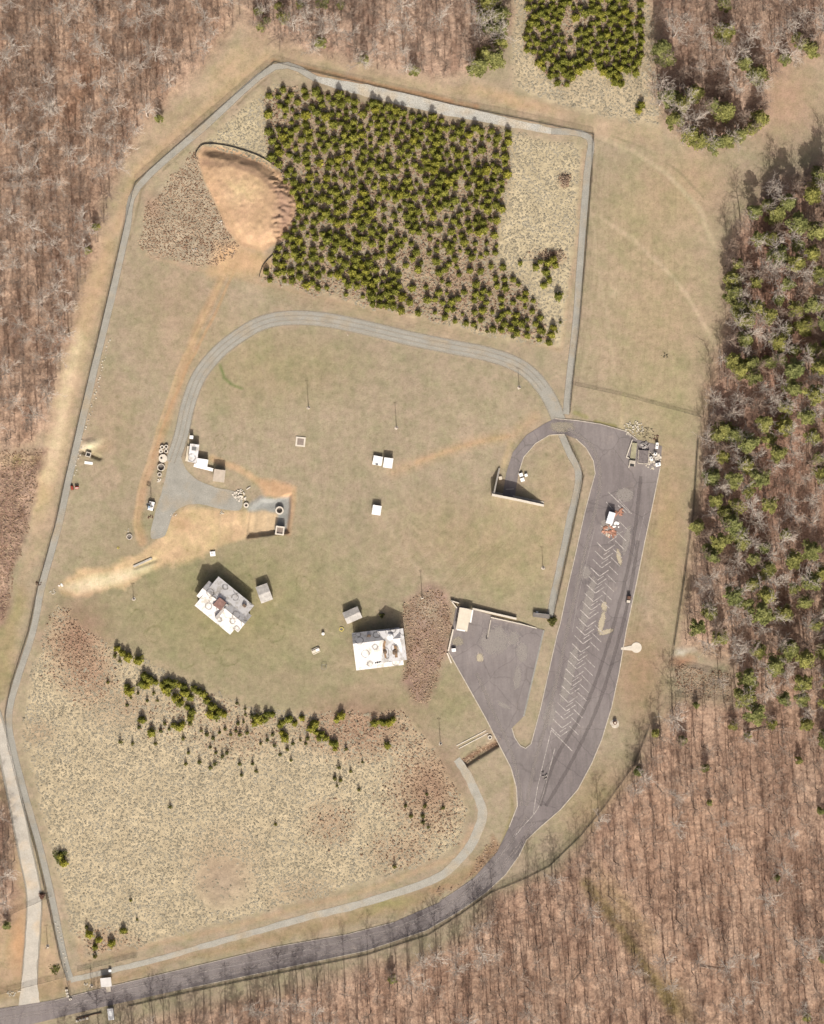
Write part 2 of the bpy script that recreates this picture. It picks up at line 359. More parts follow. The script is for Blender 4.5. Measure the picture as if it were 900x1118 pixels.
# ---------------------------------------------------------------- the ground: one sheet, fine under the picture, coarse to the horizon
def axis(lo, hi, step):
    a = list(np.arange(lo, hi+.01, step)); s = step; x = hi; pos_ = []
    while x < 4200: s *= 1.35; x += s; pos_.append(x)
    neg = []; s = step; x = lo
    while x > -4200: s *= 1.35; x -= s; neg.append(x)
    return np.array(neg[::-1]+a+pos_)
def ground_build():
    X = axis(-170, 170, .5); Y = axis(-210, 210, .5)
    gx, gy = np.meshgrid(X, Y); nx, ny = len(X), len(Y)
    px = gx/S+450; py = 559-gy/S
    cx = np.clip(px, -90, 990); cy = np.clip(py, -100, 1220)
    w1 = (fbm(cx, cy, 40, 3)-.5)*16+(fbm(cx, cy, 9, 5)-.5)*7; w2 = (fbm(cx, cy, 40, 9)-.5)*16+(fbm(cx, cy, 9, 13)-.5)*7
    qx = cx+w1; qy = cy+w2            # loosely warped coordinates for soft natural edges
    qx2 = cx+w1*.2; qy2 = cy+w2*.2    # tight edges
    n40 = fbm(cx, cy, 60, 21); n15 = fbm(cx, cy, 16, 31); n5 = fbm(cx, cy, 6, 41, 3)
    c = np.zeros(px.shape+(3,)); lit = np.zeros(px.shape); tur = np.ones(px.shape)
    lawn = np.array((.325, .262, .175)); c[:] = lawn
    c *= (1+.22*(n40-.5))[..., None]
    def sm(d, w): return np.clip(d/w*.5+.5, 0, 1)
    def blend(m, col, vary=0):
        m = np.clip(m, 0, 1)[..., None]; cc = np.array(col)*(1+(vary*(n15-.5))[..., None]); c[:] = c*(1-m)+cc*m
    def poly(P, col, w=4, warp=1, vary=.2, k=1.0):
        d_ = poly_sd(qx if warp else qx2, qy if warp else qy2, P); m = sm(d_, w)*k; blend(m, col, vary); return m
    def blob(x, y, rx, ry, col, k=.6, ang=0, pw=1):
        ca, sa = math.cos(ang), math.sin(ang); dx = qx-x; dy = qy-y
        r = np.sqrt(((dx*ca+dy*sa)/rx)**2+((-dx*sa+dy*ca)/ry)**2); blend(np.clip(1.2-r, 0, 1)**pw*k, col, .2)
    def line(pts, w, col, k=.6, soft=2, wob=True, brk=0):
        d_ = line_d(qx2 if wob else cx, qy2 if wob else cy, pts); m = np.clip((w/2-d_)/soft+.5, 0, 1)*k
        if brk: m = m*np.clip((n15-.5+brk)*4, 0, 1)
        blend(m, col, .1)
    GREEN = (.24, .215, .105); TAN = (.42, .30, .175); CLAY = (.43, .255, .13); SAND = (.56, .44, .29); PINK = (.36, .26, .17)
    # broad tones of the cleared ground
    blob(250, 660, 190, 110, GREEN, .75); blob(480, 760, 60, 50, GREEN, .5); blob(350, 760, 120, 40, (.27, .23, .13), .5)
    blob(270, 400, 80, 60, (.29, .235, .125), .5); blob(340, 400, 70, 45, (.275, .23, .125), .5)
    blob(200, 340, 60, 90, PINK, .45); blob(120, 470, 40, 70, PINK, .4); blob(400, 330, 180, 20, TAN, .4, .25); blob(555, 620, 60, 70, (.30, .26, .13), .5)
    blob(500, 590, 90, 60, (.33, .25, .145), .5); blob(600, 560, 26, 80, (.37, .275, .165), .6, .1)
    blob(720, 330, 90, 150, (.37, .275, .165), .6); blob(700, 230, 60, 70, (.33, .265, .15), .5); blob(730, 440, 60, 60, (.32, .27, .15), .6, 0); blob(760, 200, 60, 50, (.39, .27, .165), .5)
    blob(730, 580, 30, 110, (.35, .245, .135), .7); blob(700, 730, 40, 60, (.31, .21, .125), .7); blob(660, 880, 50, 60, (.29, .21, .115), .7, .9); blob(850, 110, 60, 60, (.38, .25, .165), .8)
    blob(700, 760, 30, 80, (.27, .18, .11), .4)
    # orange clay margin outside the fence
    poly([(280, 30), (330, 55), (420, 80), (530, 95), (640, 122), (725, 140), (725, 165), (640, 148), (530, 118), (400, 88), (300, 66), (225, 128), (148, 198), (135, 245), (116, 325), (92, 425), (70, 520), (58, 590),
          (30, 640), (8, 760), (-10, 740), (22, 640), (42, 540), (55, 470), (70, 420), (88, 350), (102, 300), (118, 250), (130, 200), (150, 162), (170, 130), (205, 98), (245, 60)], (.375, .285, .185), 5, 1, .35, .9)
    line([(112, 270), (96, 330), (80, 390), (68, 440), (58, 490), (46, 540)], 20, (.46, .33, .2), .7, 9); line([(84, 370), (70, 430), (60, 480), (52, 520)], 17, SAND, .75, 9); blob(45, 540, 14, 40, (.5, .37, .21), .6, .2); blob(110, 300, 10, 60, (.41, .28, .17), .5, .2); blob(255, 75, 40, 14, (.42, .30, .18), .5, -.7)
    line([(292, 62), (250, 96), (200, 140), (150, 185), (128, 250)], 9, (.44, .31, .185), .6, 7); line([(300, 68), (400, 92), (520, 118)], 8, (.40, .22, .11), .75, 3, brk=.25); blob(560, 110, 60, 8, (.46, .30, .17), .5, .2)
    poly([(20, 640), (30, 650), (4, 760), (-8, 770), (-60, 760), (-60, 700), (4, 680)], (.30, .24, .13), 6, 1, .3, .9)
    poly([(-60, 760), (-5, 760), (20, 860), (40, 960), (66, 1070), (-60, 1090)], (.39, .275, .17), 6, 1, .3, .8); blob(20, 1030, 12, 40, (.47, .26, .125), .7); blob(52, 1040, 14, 30, (.42, .31, .19), .6)
    poly([(-60, 1086), (76, 1066), (160, 1052), (340, 1005), (470, 965), (500, 950), (540, 920), (528, 948), (480, 980), (380, 1012), (200, 1052), (60, 1088), (-60, 1104)], (.31, .225, .13), 4, 1, .3, .8)
    # haul tracks, dirt
    line([(252, 275), (240, 310), (215, 360), (195, 420), (175, 480), (158, 530), (150, 570), (156, 592)], 9, (.42, .27, .15), .65, 5)
    line([(258, 290), (236, 340), (205, 400), (180, 460), (166, 500)], 2.5, CLAY, .6, 2); line([(250, 290), (226, 340), (196, 400), (172, 470), (153, 530), (147, 575), (152, 590)], 2.5, (.47, .33, .19), .7, 2)
    poly([(64, 640), (80, 628), (110, 620), (150, 610), (168, 596), (180, 588), (186, 570), (200, 556), (222, 552), (250, 557), (275, 558), (300, 560), (298, 584), (270, 588), (240, 598), (200, 612), (170, 626), (140, 640), (90, 649), (70, 647)],
         (.52, .37, .215), 3, 1, .35, .95)
    poly([(66, 641), (100, 630), (140, 622), (170, 612), (165, 622), (130, 637), (88, 647)], (.64, .53, .345), 4, 0, .2, .9)
    blob(200, 570, 14, 10, (.38, .24, .13), .6); blob(250, 572, 40, 9, (.60, .43, .25), .5, -.1)
    line([(232, 500), (262, 512), (285, 528)], 7, (.50, .33, .19), .8, 4); poly([(280, 523), (300, 524), (323, 532), (322, 545), (316, 585), (308, 582), (314, 545), (290, 542)], (.47, .29, .16), 3, 0, .25, .95)
    line([(585, 455), (560, 475), (520, 482), (470, 500), (430, 515)], 11, (.41, .285, .175), .65, 10); line([(555, 476), (500, 488), (455, 505)], 4, (.46, .30, .165), .6, 5); line([(558, 484), (550, 508)], 6, (.45, .34, .19), .6, 4)
    for k in range(26): line([(228+k*14, 372+k*1.5), (246+k*13, 470), (238+k*13, 600), (250+k*10, 640)], 2.2, (.25, .205, .125) if k % 2 else (.36, .295, .2), .22, 3)
    line([(470, 640), (440, 600), (420, 565), (416, 520)], 3, (.38, .31, .21), .3, 3); line([(330, 500), (338, 450), (360, 390)], 3, (.24, .2, .115), .3, 4); line([(300, 660), (360, 690), (384, 700)], 3, (.37, .3, .2), .35, 3); line([(180, 320), (150, 420), (130, 560)], 4, (.24, .2, .12), .25, 4)
    # rims and verge lines
    line([(308, 190), (420, 330)], 0.1, TAN, 0)
    line([(600, 960), (640, 935), (668, 905)], 6, (.2, .15, .08), .5, 5)
    for off in (0, 3.2, 6.4, 9.6): line([(620+off, 430), (632+off, 350), (641+off*1.1, 250), (650+off*1.4, 165)], 1.1, (.25, .2, .13), .5, 1.2, False)
    line([(655, 150), (690, 165), (730, 190), (765, 230), (780, 270)], 5, (.42, .34, .22), .8, 3); line([(668, 148), (700, 160), (740, 185), (768, 215)], 1.8, (.20, .17, .10), .7, 1.5, brk=.25)
    line([(715, 282), (750, 320), (785, 385)], 4, (.46, .36, .24), .75, 3); line([(650, 235), (690, 260), (715, 285)], 4, (.46, .36, .24), .6, 4); blob(670, 319, 6, 5, (.45, .36, .24), .7); line([(640, 200), (660, 330), (672, 410)], 3, (.40, .32, .21), .5, 3); line([(682, 430), (678, 470)], 4, (.42, .35, .2), .5, 3)
    for k in range(9): line([(655+k*12, 160+k*3), (652+k*12, 300), (640+k*12, 415+k*2)], 1.3, (.25, .2, .12), .34, 1.3, False)
    for k in range(6): line([(722-k*4, 520), (710-k*4, 610), (694-k*4, 700)], 1.3, (.22, .16, .1), .4, 1.2, False)
    for k in range(8): line([(470+k*4, 655-k), (520+k*5, 600-k)], 1, (.22, .17, .1), .45, 1.1, False)
    for k in range(6): line([(300, 315+k*4), (400, 336+k*4), (540, 372+k*3)], 1, (.25, .18, .11), .4, 1.1, False)
    line([(390, 640), (440, 612), (470, 600)], 2, (.26, .2, .11), .2, 2)
    line([(76, 670), (130, 705), (260, 762), (292, 776), (440, 776), (505, 870)], 7, (.38, .30, .19), .5, 4)
    line([(160, 278), (205, 292), (285, 308), (420, 338), (545, 365), (612, 382), (630, 260), (637, 165)], 5, (.40, .28, .18), .55, 4)
    line([(290, 100), (225, 150), (165, 205), (150, 265)], 7, (.38, .30, .2), .6, 4); line([(30, 800), (52, 870), (72, 960), (90, 1050), (250, 1012), (400, 972), (500, 935), (516, 905)], 6, (.40, .29, .18), .7, 4)
    line([(240, 398), (244, 412), (254, 420), (264, 424)], 3, (.12, .16, .05), .7, 2, brk=.3); 
    line(smooth(LOOP, 4), 20, (.36, .285, .19), .55, 5)
    for k_, L_ in enumerate((PERIM1, PERIM2, PERIM3)):
        line(smooth(L_, 2), 13, (.38, .29, .2), .4, 4)
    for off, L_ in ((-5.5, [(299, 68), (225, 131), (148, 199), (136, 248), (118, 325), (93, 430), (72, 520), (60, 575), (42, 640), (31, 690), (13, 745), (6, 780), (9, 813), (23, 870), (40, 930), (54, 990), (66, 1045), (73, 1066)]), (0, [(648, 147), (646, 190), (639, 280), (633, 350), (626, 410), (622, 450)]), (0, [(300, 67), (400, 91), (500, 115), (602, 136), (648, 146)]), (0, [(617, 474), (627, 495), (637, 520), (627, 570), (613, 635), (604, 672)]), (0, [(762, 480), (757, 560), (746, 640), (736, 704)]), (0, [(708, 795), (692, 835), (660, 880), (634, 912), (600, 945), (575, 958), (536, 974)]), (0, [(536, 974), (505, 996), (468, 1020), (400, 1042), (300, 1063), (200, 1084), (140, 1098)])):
        line(L_, 2.0, (.07, .058, .04), .9, 1.3, False)  # dark line at each fence foot: its shadow line put into ground colour
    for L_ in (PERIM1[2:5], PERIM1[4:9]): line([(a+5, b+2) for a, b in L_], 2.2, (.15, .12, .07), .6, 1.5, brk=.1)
    # green rings in the lawn
    for (x, y, r) in ((300, 442, 8), (268, 636, 10), (232, 706, 9), (225, 690, 7), (170, 690, 8), (205, 640, 9), (300, 690, 10), (250, 720, 10), (205, 720, 7), (152, 676, 9), (240, 480, 8), (287, 610, 7), (330, 640, 9), (190, 668, 6)):
        d_ = np.abs(np.sqrt((qx-x)**2+(qy-y)**2)-r); blend(np.clip(1.1-d_, 0, 1)*.55*np.clip((n15-.42)*6, 0, 1), (.13, .13, .05))
    # ditch by the lane, clay foot of the lot wall
    poly([(505, 828), (545, 805), (546, 812), (506, 836)], (.15, .085, .05), 2, 1, .4, .95)
    line([(497, 829), (533, 812)], 4, (.36, .29, .19), .6, 3); line([(650, 460), (672, 466)], 4, (.22, .19, .07), .8, 2); line([(628, 450), (640, 455)], 5, (.26, .23, .1), .7, 2)
    line([(524, 700), (538, 770)], 0.1, GREEN, 0); line([(560, 850), (560, 890), (548, 925)], 4, (.22, .19, .07), .5, 4)
    poly([(440, 658), (465, 642), (485, 645), (494, 664), (488, 712), (475, 750), (468, 770), (455, 768), (442, 745), (444, 700), (440, 680)], (.27, .185, .135), 5, 1, .5, 1); blob(465, 668, 20, 22, (.34, .27, .2), .7)
    poly([(735, 725), (757, 728), (800, 738), (797, 765), (745, 760), (738, 745)], (.26, .205, .145), 4, 1, .4, 1)
    poly([(736, 705), (757, 703), (757, 710), (736, 714)], (.48, .43, .34), 3, 1, .3, 1); blob(745, 722, 14, 9, (.44, .22, .12), .7)
    blob(420, 988, 35, 8, (.26, .24, .10), .7, -.3); poly([(505, 965), (540, 915), (548, 925), (520, 955), (480, 978), (470, 975)], (.29, .18, .105), 4, 1, .4, .9)
    blob(525, 470, 0.1, .1, TAN, 0)
    # meadows
    tur_off = np.zeros(px.shape)
    for P, col in ((MEADOW_S, (.39, .325, .215)), (MEADOW_N, (.39, .33, .215)), (MEADOW_NE, (.38, .315, .21))):
        tur_off = np.maximum(tur_off, poly(P, col, 4, 0, .25))
    tur_off = np.maximum(tur_off, poly(BRUSH_NW, (.30, .25, .18), 5, 1, .5)); blob(170, 225, 12, 18, (.27, .17, .12), .6)
    tur_off = np.maximum(tur_off, poly(PINE_N, (.22, .165, .11), 8, 1, .5, .7))
    tur_off = np.maximum(tur_off, poly(PINE_NE, (.22, .17, .11), 8, 1, .5, .7))
    for (x, y, rx, ry, k) in ((85, 700, 40, 56, 1), (100, 740, 30, 30, .7), (45, 800, 20, 20, .4), (140, 770, 50, 30, .4), (400, 790, 70, 40, .75), (470, 860, 45, 55, .85), (370, 800, 60, 30, .6), (360, 900, 30, 28, .5), (240, 960, 28, 26, .45), (330, 975, 40, 20, .35),
                              (115, 1030, 35, 18, .7), (440, 930, 40, 25, .5), (530, 245, 18, 10, .6), (500, 300, 26, 20, .5), (597, 282, 22, 12, .6), (617, 197, 8, 8, .6), (260, 800, 50, 30, .45), (245, 940, 50, 40, .3)):
        blob(x, y, rx, ry, (.25, .16, .11), k)
    blob(245, 965, 36, 30, (.30, .24, .175), .7); blob(425, 293, 20, 18, (.44, .36, .26), .8)
    # stockpile
    poly(PILE, (.47, .305, .18), 1.5, 0, .35); poly([(240, 262), (288, 275), (300, 290), (262, 300), (232, 300)], (.50, .325, .18), 8, 1, .2, .9); line([(222, 178), (255, 180), (285, 192), (302, 208), (312, 230)], 6, (.26, .165, .105), .85, 4); blob(262, 212, 26, 16, (.58, .42, .25), .7); blob(312, 235, 13, 34, (.34, .21, .14), .95)  # dark curved band paints the north slope's shade into the clay colour
    blob(95, 485, 14, 8, (.70, .62, .42), .9); blob(105, 489, 16, 10, (.46, .30, .18), .4)
    # woods floor
    for P, col in ((WOOD_NW, (.335, .245, .17)), (WOOD_N, (.34, .255, .185)), (WOOD_NE, (.31, .225, .16)), (WOOD_E, (.345, .245, .17)), (WOOD_SW, (.31, .225, .16))):
        m = poly(P, col, 10, 1, .25); lit = np.maximum(lit, m)
    m = poly(BRUSH_W, (.23, .165, .12), 5, 1, .4); lit = np.maximum(lit, m); blob(20, 500, 24, 8, (.25, .25, .08), .5)
    q_ = fbm(cx*1.8, cy*.5, 22, 121, 4); blend(np.clip((q_-.52)*9, 0, 1)*.5*lit, (.42, .32, .23)); blend(np.clip((.44-q_)*9, 0, 1)*.5*lit, (.20, .13, .09))
    poly(THIN_E, (.37, .27, .185), 12, 1, .3, .8); blob(680, 990, 14, 60, (.19, .16, .06), .5, -.6); blob(740, 1095, 14, 40, (.18, .15, .05), .5, -.5); line([(640, 965), (668, 1000), (700, 1050), (735, 1100)], 13, (.15, .125, .05), .8, 8, brk=.35)
    blob(90, 100, 16, 60, (.33, .20, .12), .5, .5); blob(845, 300, 40, 120, (.27, .155, .105), .8); blob(840, 480, 70, 200, (.30, .185, .13), .7); blob(745, 900, 90, 120, (.38, .265, .18), .5)
    far = np.maximum(np.abs(px-450)-520, np.abs(py-559)-640); fm = np.clip(far/40, 0, 1); blend(fm, (.2, .15, .11), .2); lit = np.maximum(lit, fm)
    tur = 1-np.clip(tur_off+lit, 0, 1)
    # gravel floor of the excavation
    poly([(284, 541), (300, 544), (317, 543), (316, 560), (312, 582), (300, 582), (303, 560), (285, 556), (270, 559), (268, 552)], (.27, .265, .235), 2, 0, .3, .9)
    # --- heights
    z = np.zeros(px.shape)
    dP = poly_sd(cx+w1*.15, cy+w2*.15, PILE); slope = np.clip((dP-4.5)/9, 0, 1); ramp_ = np.clip(((286-cy)+.5*(cx-240))/60, 0, 1)
    z += 2.3*slope*ramp_+(n5-.5)*.6*slope+np.where(dP > 0, (fbm(cx+cy*.2, cy*2.2, 5, 77, 3)-.5)*2.6*np.clip((cx-290)/14, 0, 1)*np.clip((26-dP)/8, 0, 1)+(fbm(cx, cy, 3, 79, 2)-.5)*.35, 0)*np.clip(dP/3, 0, 1)
    pit = poly_sd(cx+w1*.1, cy+w2*.1, [(272, 556), (284, 545), (300, 545), (319, 538), (316, 583), (268, 588), (270, 570)])
    z -= 1.9*np.clip(pit/3.2, 0, 1)
    dit = poly_sd(cx, cy, [(503, 831), (545, 804), (550, 813), (507, 840)]); z -= 1.3*np.clip(dit/3.2, 0, 1)
    tr_ = line_d(cx, cy, [(91, 493), (109, 500)]); z -= 1.2*np.clip((3-tr_)/2, 0, 1)
    sw = line_d(cx, cy, [(148, 619), (170, 611)]); z += -.5*np.clip((3-sw)/2, 0, 1)+.0
    mound = np.sqrt(((cx-98)/10)**2+((cy-484)/6)**2); z += .9*np.clip(1-mound, 0, 1)
    road_free = np.clip((-poly_sd(cx, cy, ASPHALT))/6, 0, 1)
    for L_, wd_ in ((LOOP, 9), (PERIM1, 9), (PERIM2, 6), (PERIM3, 5), (DRIVE, 11)): road_free = np.minimum(road_free, np.clip((line_d(cx, cy, smooth(L_, 3))-wd_)/5, 0, 1))
    road_free = np.minimum(road_free, np.clip(-poly_sd(cx, cy, PLAZA)/5, 0, 1))
    road_free[fm > .5] = 0
    z += road_free*(lit*((n5-.5)*.7+(n15-.5)*1.2)+(tur_off > .5)*((n5-.5)*.5)+tur*(n15-.5)*.12)
    z -= .02
    c[:, :, 2] *= 1+.08*tur; c *= (1-.10*tur)[..., None]; c[:, :, 0] *= 1-.055*tur; c[:, :, 1] *= 1-.045*lit; c[:, :, 2] *= 1-.02*lit
    c *= (1+.22*(n5-.5)+.16*(fbm(cx, cy, 2.6, 88, 2)-.5))[..., None]
    sat = np.clip((c[..., 0]/c[..., 1]-1.36)*6, 0, 1); tur = tur*(1-.85*sat); tur[pit > 0] = 0
    n = nx*ny; V = np.stack([gx.ravel(), gy.ravel(), z.ravel()], 1)
    i = np.arange(nx-1)[None, :]+np.arange(ny-1)[:, None]*nx; F = np.stack([i, i+1, i+nx+1, i+nx], -1).reshape(-1, 4)
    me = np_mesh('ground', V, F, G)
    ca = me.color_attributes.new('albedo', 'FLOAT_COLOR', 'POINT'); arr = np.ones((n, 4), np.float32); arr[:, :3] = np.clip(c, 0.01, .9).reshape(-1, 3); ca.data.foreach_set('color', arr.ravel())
    for nm, a in (('litter', lit), ('turf', tur)):
        at = me.attributes.new(nm, 'FLOAT', 'POINT'); at.data.foreach_set('value', a.ravel().astype(np.float32))
    me.polygons.foreach_set('use_smooth', np.ones(len(F), bool))
    o = link(bpy.data.objects.new('ground', me)); tag(o, kind='structure')
    return X, Y, z
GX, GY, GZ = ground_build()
def gz(px, py):
    x, y = W(px, py); i = min(max(np.searchsorted(GX, x), 1), len(GX)-1); j = min(max(np.searchsorted(GY, y), 1), len(GY)-1)
    return float(GZ[j, i])

# ---------------------------------------------------------------- sheets: roads, paths, lots
def jit(pts, a, sc_=8):
    P = np.array(pts, float); nx_ = (fbm(P[:, 0], P[:, 1], sc_, 51)-.5)*2*a; ny_ = (fbm(P[:, 0], P[:, 1], sc_, 61)-.5)*2*a
    return np.stack([P[:, 0]+nx_, P[:, 1]+ny_], 1)
def sheet(name, poly, z, mat):
    w = [(*W(*p),) for p in poly]; m = MB(); n = len(w)
    tr = tessellate_polygon([[Vector((p[0], p[1], 0)) for p in w]])
    fs = []
    for a, b, c in tr:
        ar = (w[b][0]-w[a][0])*(w[c][1]-w[a][1])-(w[b][1]-w[a][1])*(w[c][0]-w[a][0])
        fs.append((a, b, c) if ar > 0 else (a, c, b))
    m.add([(p[0], p[1], z) for p in w], fs); return tag(m.build(name, mat), kind='structure')
def strip_pts(line, widths, k=8):
    P = smooth(line, k); n = len(P); L = []; R = []
    for i, p in enumerate(P):
        a = Vector(P[max(i-1, 0)]); b = Vector(P[min(i+1, n-1)]); t = (b-a).normalized(); nn = Vector((-t.y, t.x))
        w = np.interp(i/(n-1), np.linspace(0, 1, len(widths)), widths)/2
        L.append((p[0]+nn.x*w, p[1]+nn.y*w)); R.append((p[0]-nn.x*w, p[1]-nn.y*w))
    return L, R
def road(name, line, widths, z, mat, k=8, jt=1.2, mb=None):
    L, R = strip_pts(line, widths, k)
    if jt: L = jit(L, jt, 6); R = jit(R, jt, 6)
    m = mb or MB(); n = len(L)
    m.add([(*W(*p), z) for p in L]+[(*W(*p), z) for p in R], [(i+1, i, n+i, n+i+1) for i in range(n-1)])
    return m if mb is not None else tag(m.build(name, mat), kind='structure')
sheet('asphalt_road', ASPHALT, .10, ASPH)
road('gravel_road', LOOP, [13, 12, 11, 12, 12, 12, 13, 14], .05, GRAVEL)
sheet('gravel_yard', [tuple(p) for p in jit(smooth(PLAZA, 5, True), .8, 6)], .056, GRAVEL)
road('perimeter_path', PERIM1[3:22], [6, 6, 6.5, 7, 7, 7, 6.5, 7, 7, 6, 7], .045, GRAVEL, 4)
road('perimeter_path', PERIM1[:4], [6, 13, 13, 6], .062, GRAVEL_RIP, 10, 1.5)
road('perimeter_path', PERIM1[21:], [6, 6, 7, 8, 9, 10, 9, 8], .052, gravel_mat('gravel_light', (.325, .31, .265)))
road('perimeter_path', PERIM2, [6, 7, 7, 6, 6], .057, GRAVEL, 5)
road('perimeter_path', PERIM3, [6, 7, 7, 6], .048, GRAVEL, 6)
road('gravel_driveway', DRIVE, [13, 12, 12, 13, 14, 14, 14, 26], .066, GRAVEL_PALE)

def kerb(name, line, w=.85, h=.13, z=.1, k=1, mat=CONC):
    L, R = strip_pts(line, [w], k) if len(line) > 1 else ([], [])
    m = MB(); n = len(L); vs = []
    for z_ in (z-.12, z+h):
        vs += [(*W(*p), z_) for p in L]+[(*W(*p), z_) for p in R]
    fs = []
    for i in range(n-1):
        a, b, c, e = i, i+1, n+i, n+i+1; A, B, C_, E = 2*n+a, 2*n+b, 2*n+c, 2*n+e
        fs += [(B, A, C_, E), (a, b, B, A), (e, c, C_, E)]
    fs += [(0, n, 3*n, 2*n), (n-1, 2*n-1, 4*n-1, 3*n-1)]
    m.add(vs, fs); return tag(m.build(name, mat), kind='structure')
i0 = ASPHALT.index((721, 510)); i1 = ASPHALT.index((567, 934))
kerb('kerb', ASPHALT[i0:i1+1])
kerb('kerb', ASPHALT[i1:ASPHALT.index((200, 1080))+1], .7, .1)
kerb('kerb', ASPHALT[ASPHALT.index((559, 795)):ASPHALT.index((616, 474))], .8)
kerb('kerb', ASPHALT[ASPHALT.index((616, 474)):ASPHALT.index((562, 544))], .8)
kerb('kerb', ASPHALT[ASPHALT.index((556, 903)):ASPHALT.index((490, 712))+1], 1.0)
kerb('kerb', ASPHALT[ASPHALT.index((606, 457)):ASPHALT.index((696, 480))+1], .8)
kerb('kerb', ASPHALT[1:ASPHALT.index((430, 1007))+1], .5, .1)
kerb('kerb', [(594, 688), (572, 782)], 1.6, .13, .1, mat=simple('grey_kerb', (.25, .245, .22)))

# painted lines
def paint(m, a, b, w=.16, z=.118):
    a = Vector(W(*a)); b = Vector(W(*b)); t = (b-a).normalized(); n_ = Vector((-t.y, t.x))*w
    m.add([(a.x+n_.x, a.y+n_.y, z), (a.x-n_.x, a.y-n_.y, z), (b.x-n_.x, b.y-n_.y, z), (b.x+n_.x, b.y+n_.y, z)], [(0, 1, 2, 3)])
m = MB(); m2 = MB()
for k in range(24):
    x = 654.2-k*2.27; y = 583+k*9.2
    if k > 0: paint(m, (x, y), (x+9.6, y+9.4))
    paint(m, (x+10.0, y+9.2), (x+19.5, y+2.6), z=.119)
    if k % 3 != 1: paint(m, (x+9.5, y+4.6), (x+16.5, y-.2), .12, z=.121)
    s_ = 3+(k % 2)
    if k not in (9, 10, 14): paint(m, (x+19.8, y-2), (x+29.6, y+7.6), .13, z=.120)
paint(m, (602, 797), (625, 820)); paint(m, (664, 537), (689, 561)); paint(m, (690, 561), (676, 545), .08)
for a, b in (((675, 552), (684, 560)), ((676, 569), (686, 579)), ((662, 548), (669, 556)), ((656, 574), (672, 584)), ((671, 586), (680, 580))): paint(m, a, b, .12)
def pl(mm, pts, w=.14, z=.118, k=5):
    P = smooth(pts, k)
    for i in range(len(P)-1): paint(mm, P[i], P[i+1], w, z+.0007*(i % 2))
pl(m, [(602, 797), (594, 830), (587, 860), (583, 885), (583, 888)], .12); pl(m, [(606, 817), (600, 840), (595, 860), (589, 879), (583, 889), (574, 899), (563, 912)], .12)
pl(m2, [(556, 921), (540, 942), (515, 962), (480, 984)], .1)
pl(m2, [(650, 575), (641, 612), (632, 650), (625, 690)], .09); pl(m2, [(647, 575), (636, 615), (629, 650)], .09); pl(m2, [(704, 560), (690, 620)], 0.07)
pl(m2, [(480, 991), (420, 1016), (300, 1045), (180, 1070), (80, 1096)], .1)
tag(m.build('parking_markings', PAINT), kind='structure'); tag(m2.build('lane_markings', PAINT_F), kind='structure')

# spilled sand and worn spots lying on the paving
def patch(name, x, y, rx, ry, ang, mat, z=.104):
    me_n = 40; rings = 6; vs = [(0, 0, 0)]; fd = [1.0]; fs = []
    for r in range(1, rings+1):
        for i in range(me_n):
            t = 2*math.pi*i/me_n; vs.append((rx*S*r/rings*math.cos(t), ry*S*r/rings*math.sin(t), 0)); fd.append(1-r/rings)
    for i in range(me_n):
        j = (i+1) % me_n; fs.append((0, 1+i, 1+j))
        for r in range(rings-1):
            a = 1+r*me_n; fs.append((a+i, a+me_n+i, a+me_n+j, a+j))
    m = MB(); m.add(vs, fs); o = m.build(name, mat); o.location = (*W(x, y), z); o.rotation_euler.z = ang
    at = o.data.attributes.new('fade', 'FLOAT', 'POINT'); at.data.foreach_set('value', fd); return tag(o, kind='structure')
SAND_M = patch_mat('spilled_sand', (.46, .40, .29), .5, .8, .75); PALE_M = patch_mat('scuffed_paving', (.33, .30, .27), .30, .9, .55); DUST = patch_mat('dust', (.36, .32, .24), .45, .6, .5)
zz = .1035
def P_(x, y, rx, ry, ang, mat):
    global zz; zz += .0006; patch('paving_stain', x, y, rx, ry, ang, mat, zz)
P_(676, 608, 4, 14, .2, SAND_M); P_(657, 680, 5, 20, -.2, SAND_M); P_(662, 690, 14, 4, .3, SAND_M); P_(618, 755, 10, 16, -.25, PALE_M); P_(660, 662, 5, 8, 0, SAND_M)
P_(561, 697, 11, 14, 0, PALE_M); P_(570, 712, 12, 20, 0, PALE_M); P_(524, 718, 6, 7, 0, SAND_M); P_(550, 770, 14, 5, -.5, PALE_M); P_(565, 740, 8, 24, -.1, PALE_M); P_(500, 700, 10, 8, 0, DUST)
P_(614, 466, 22, 9, 0, DUST); P_(682, 540, 18, 14, 0, PALE_M); P_(684, 590, 7, 30, -.2, PALE_M); P_(642, 660, 9, 60, -.24, PALE_M); P_(622, 735, 10, 60, -.24, PALE_M); P_(664, 575, 16, 20, 0, PALE_M); P_(600, 780, 12, 26, -.24, PALE_M); P_(640, 625, 10, 12, 0, PALE_M)
P_(540, 700, 30, 26, 0, PALE_M); P_(545, 690, 10, 12, 0, PALE_M)
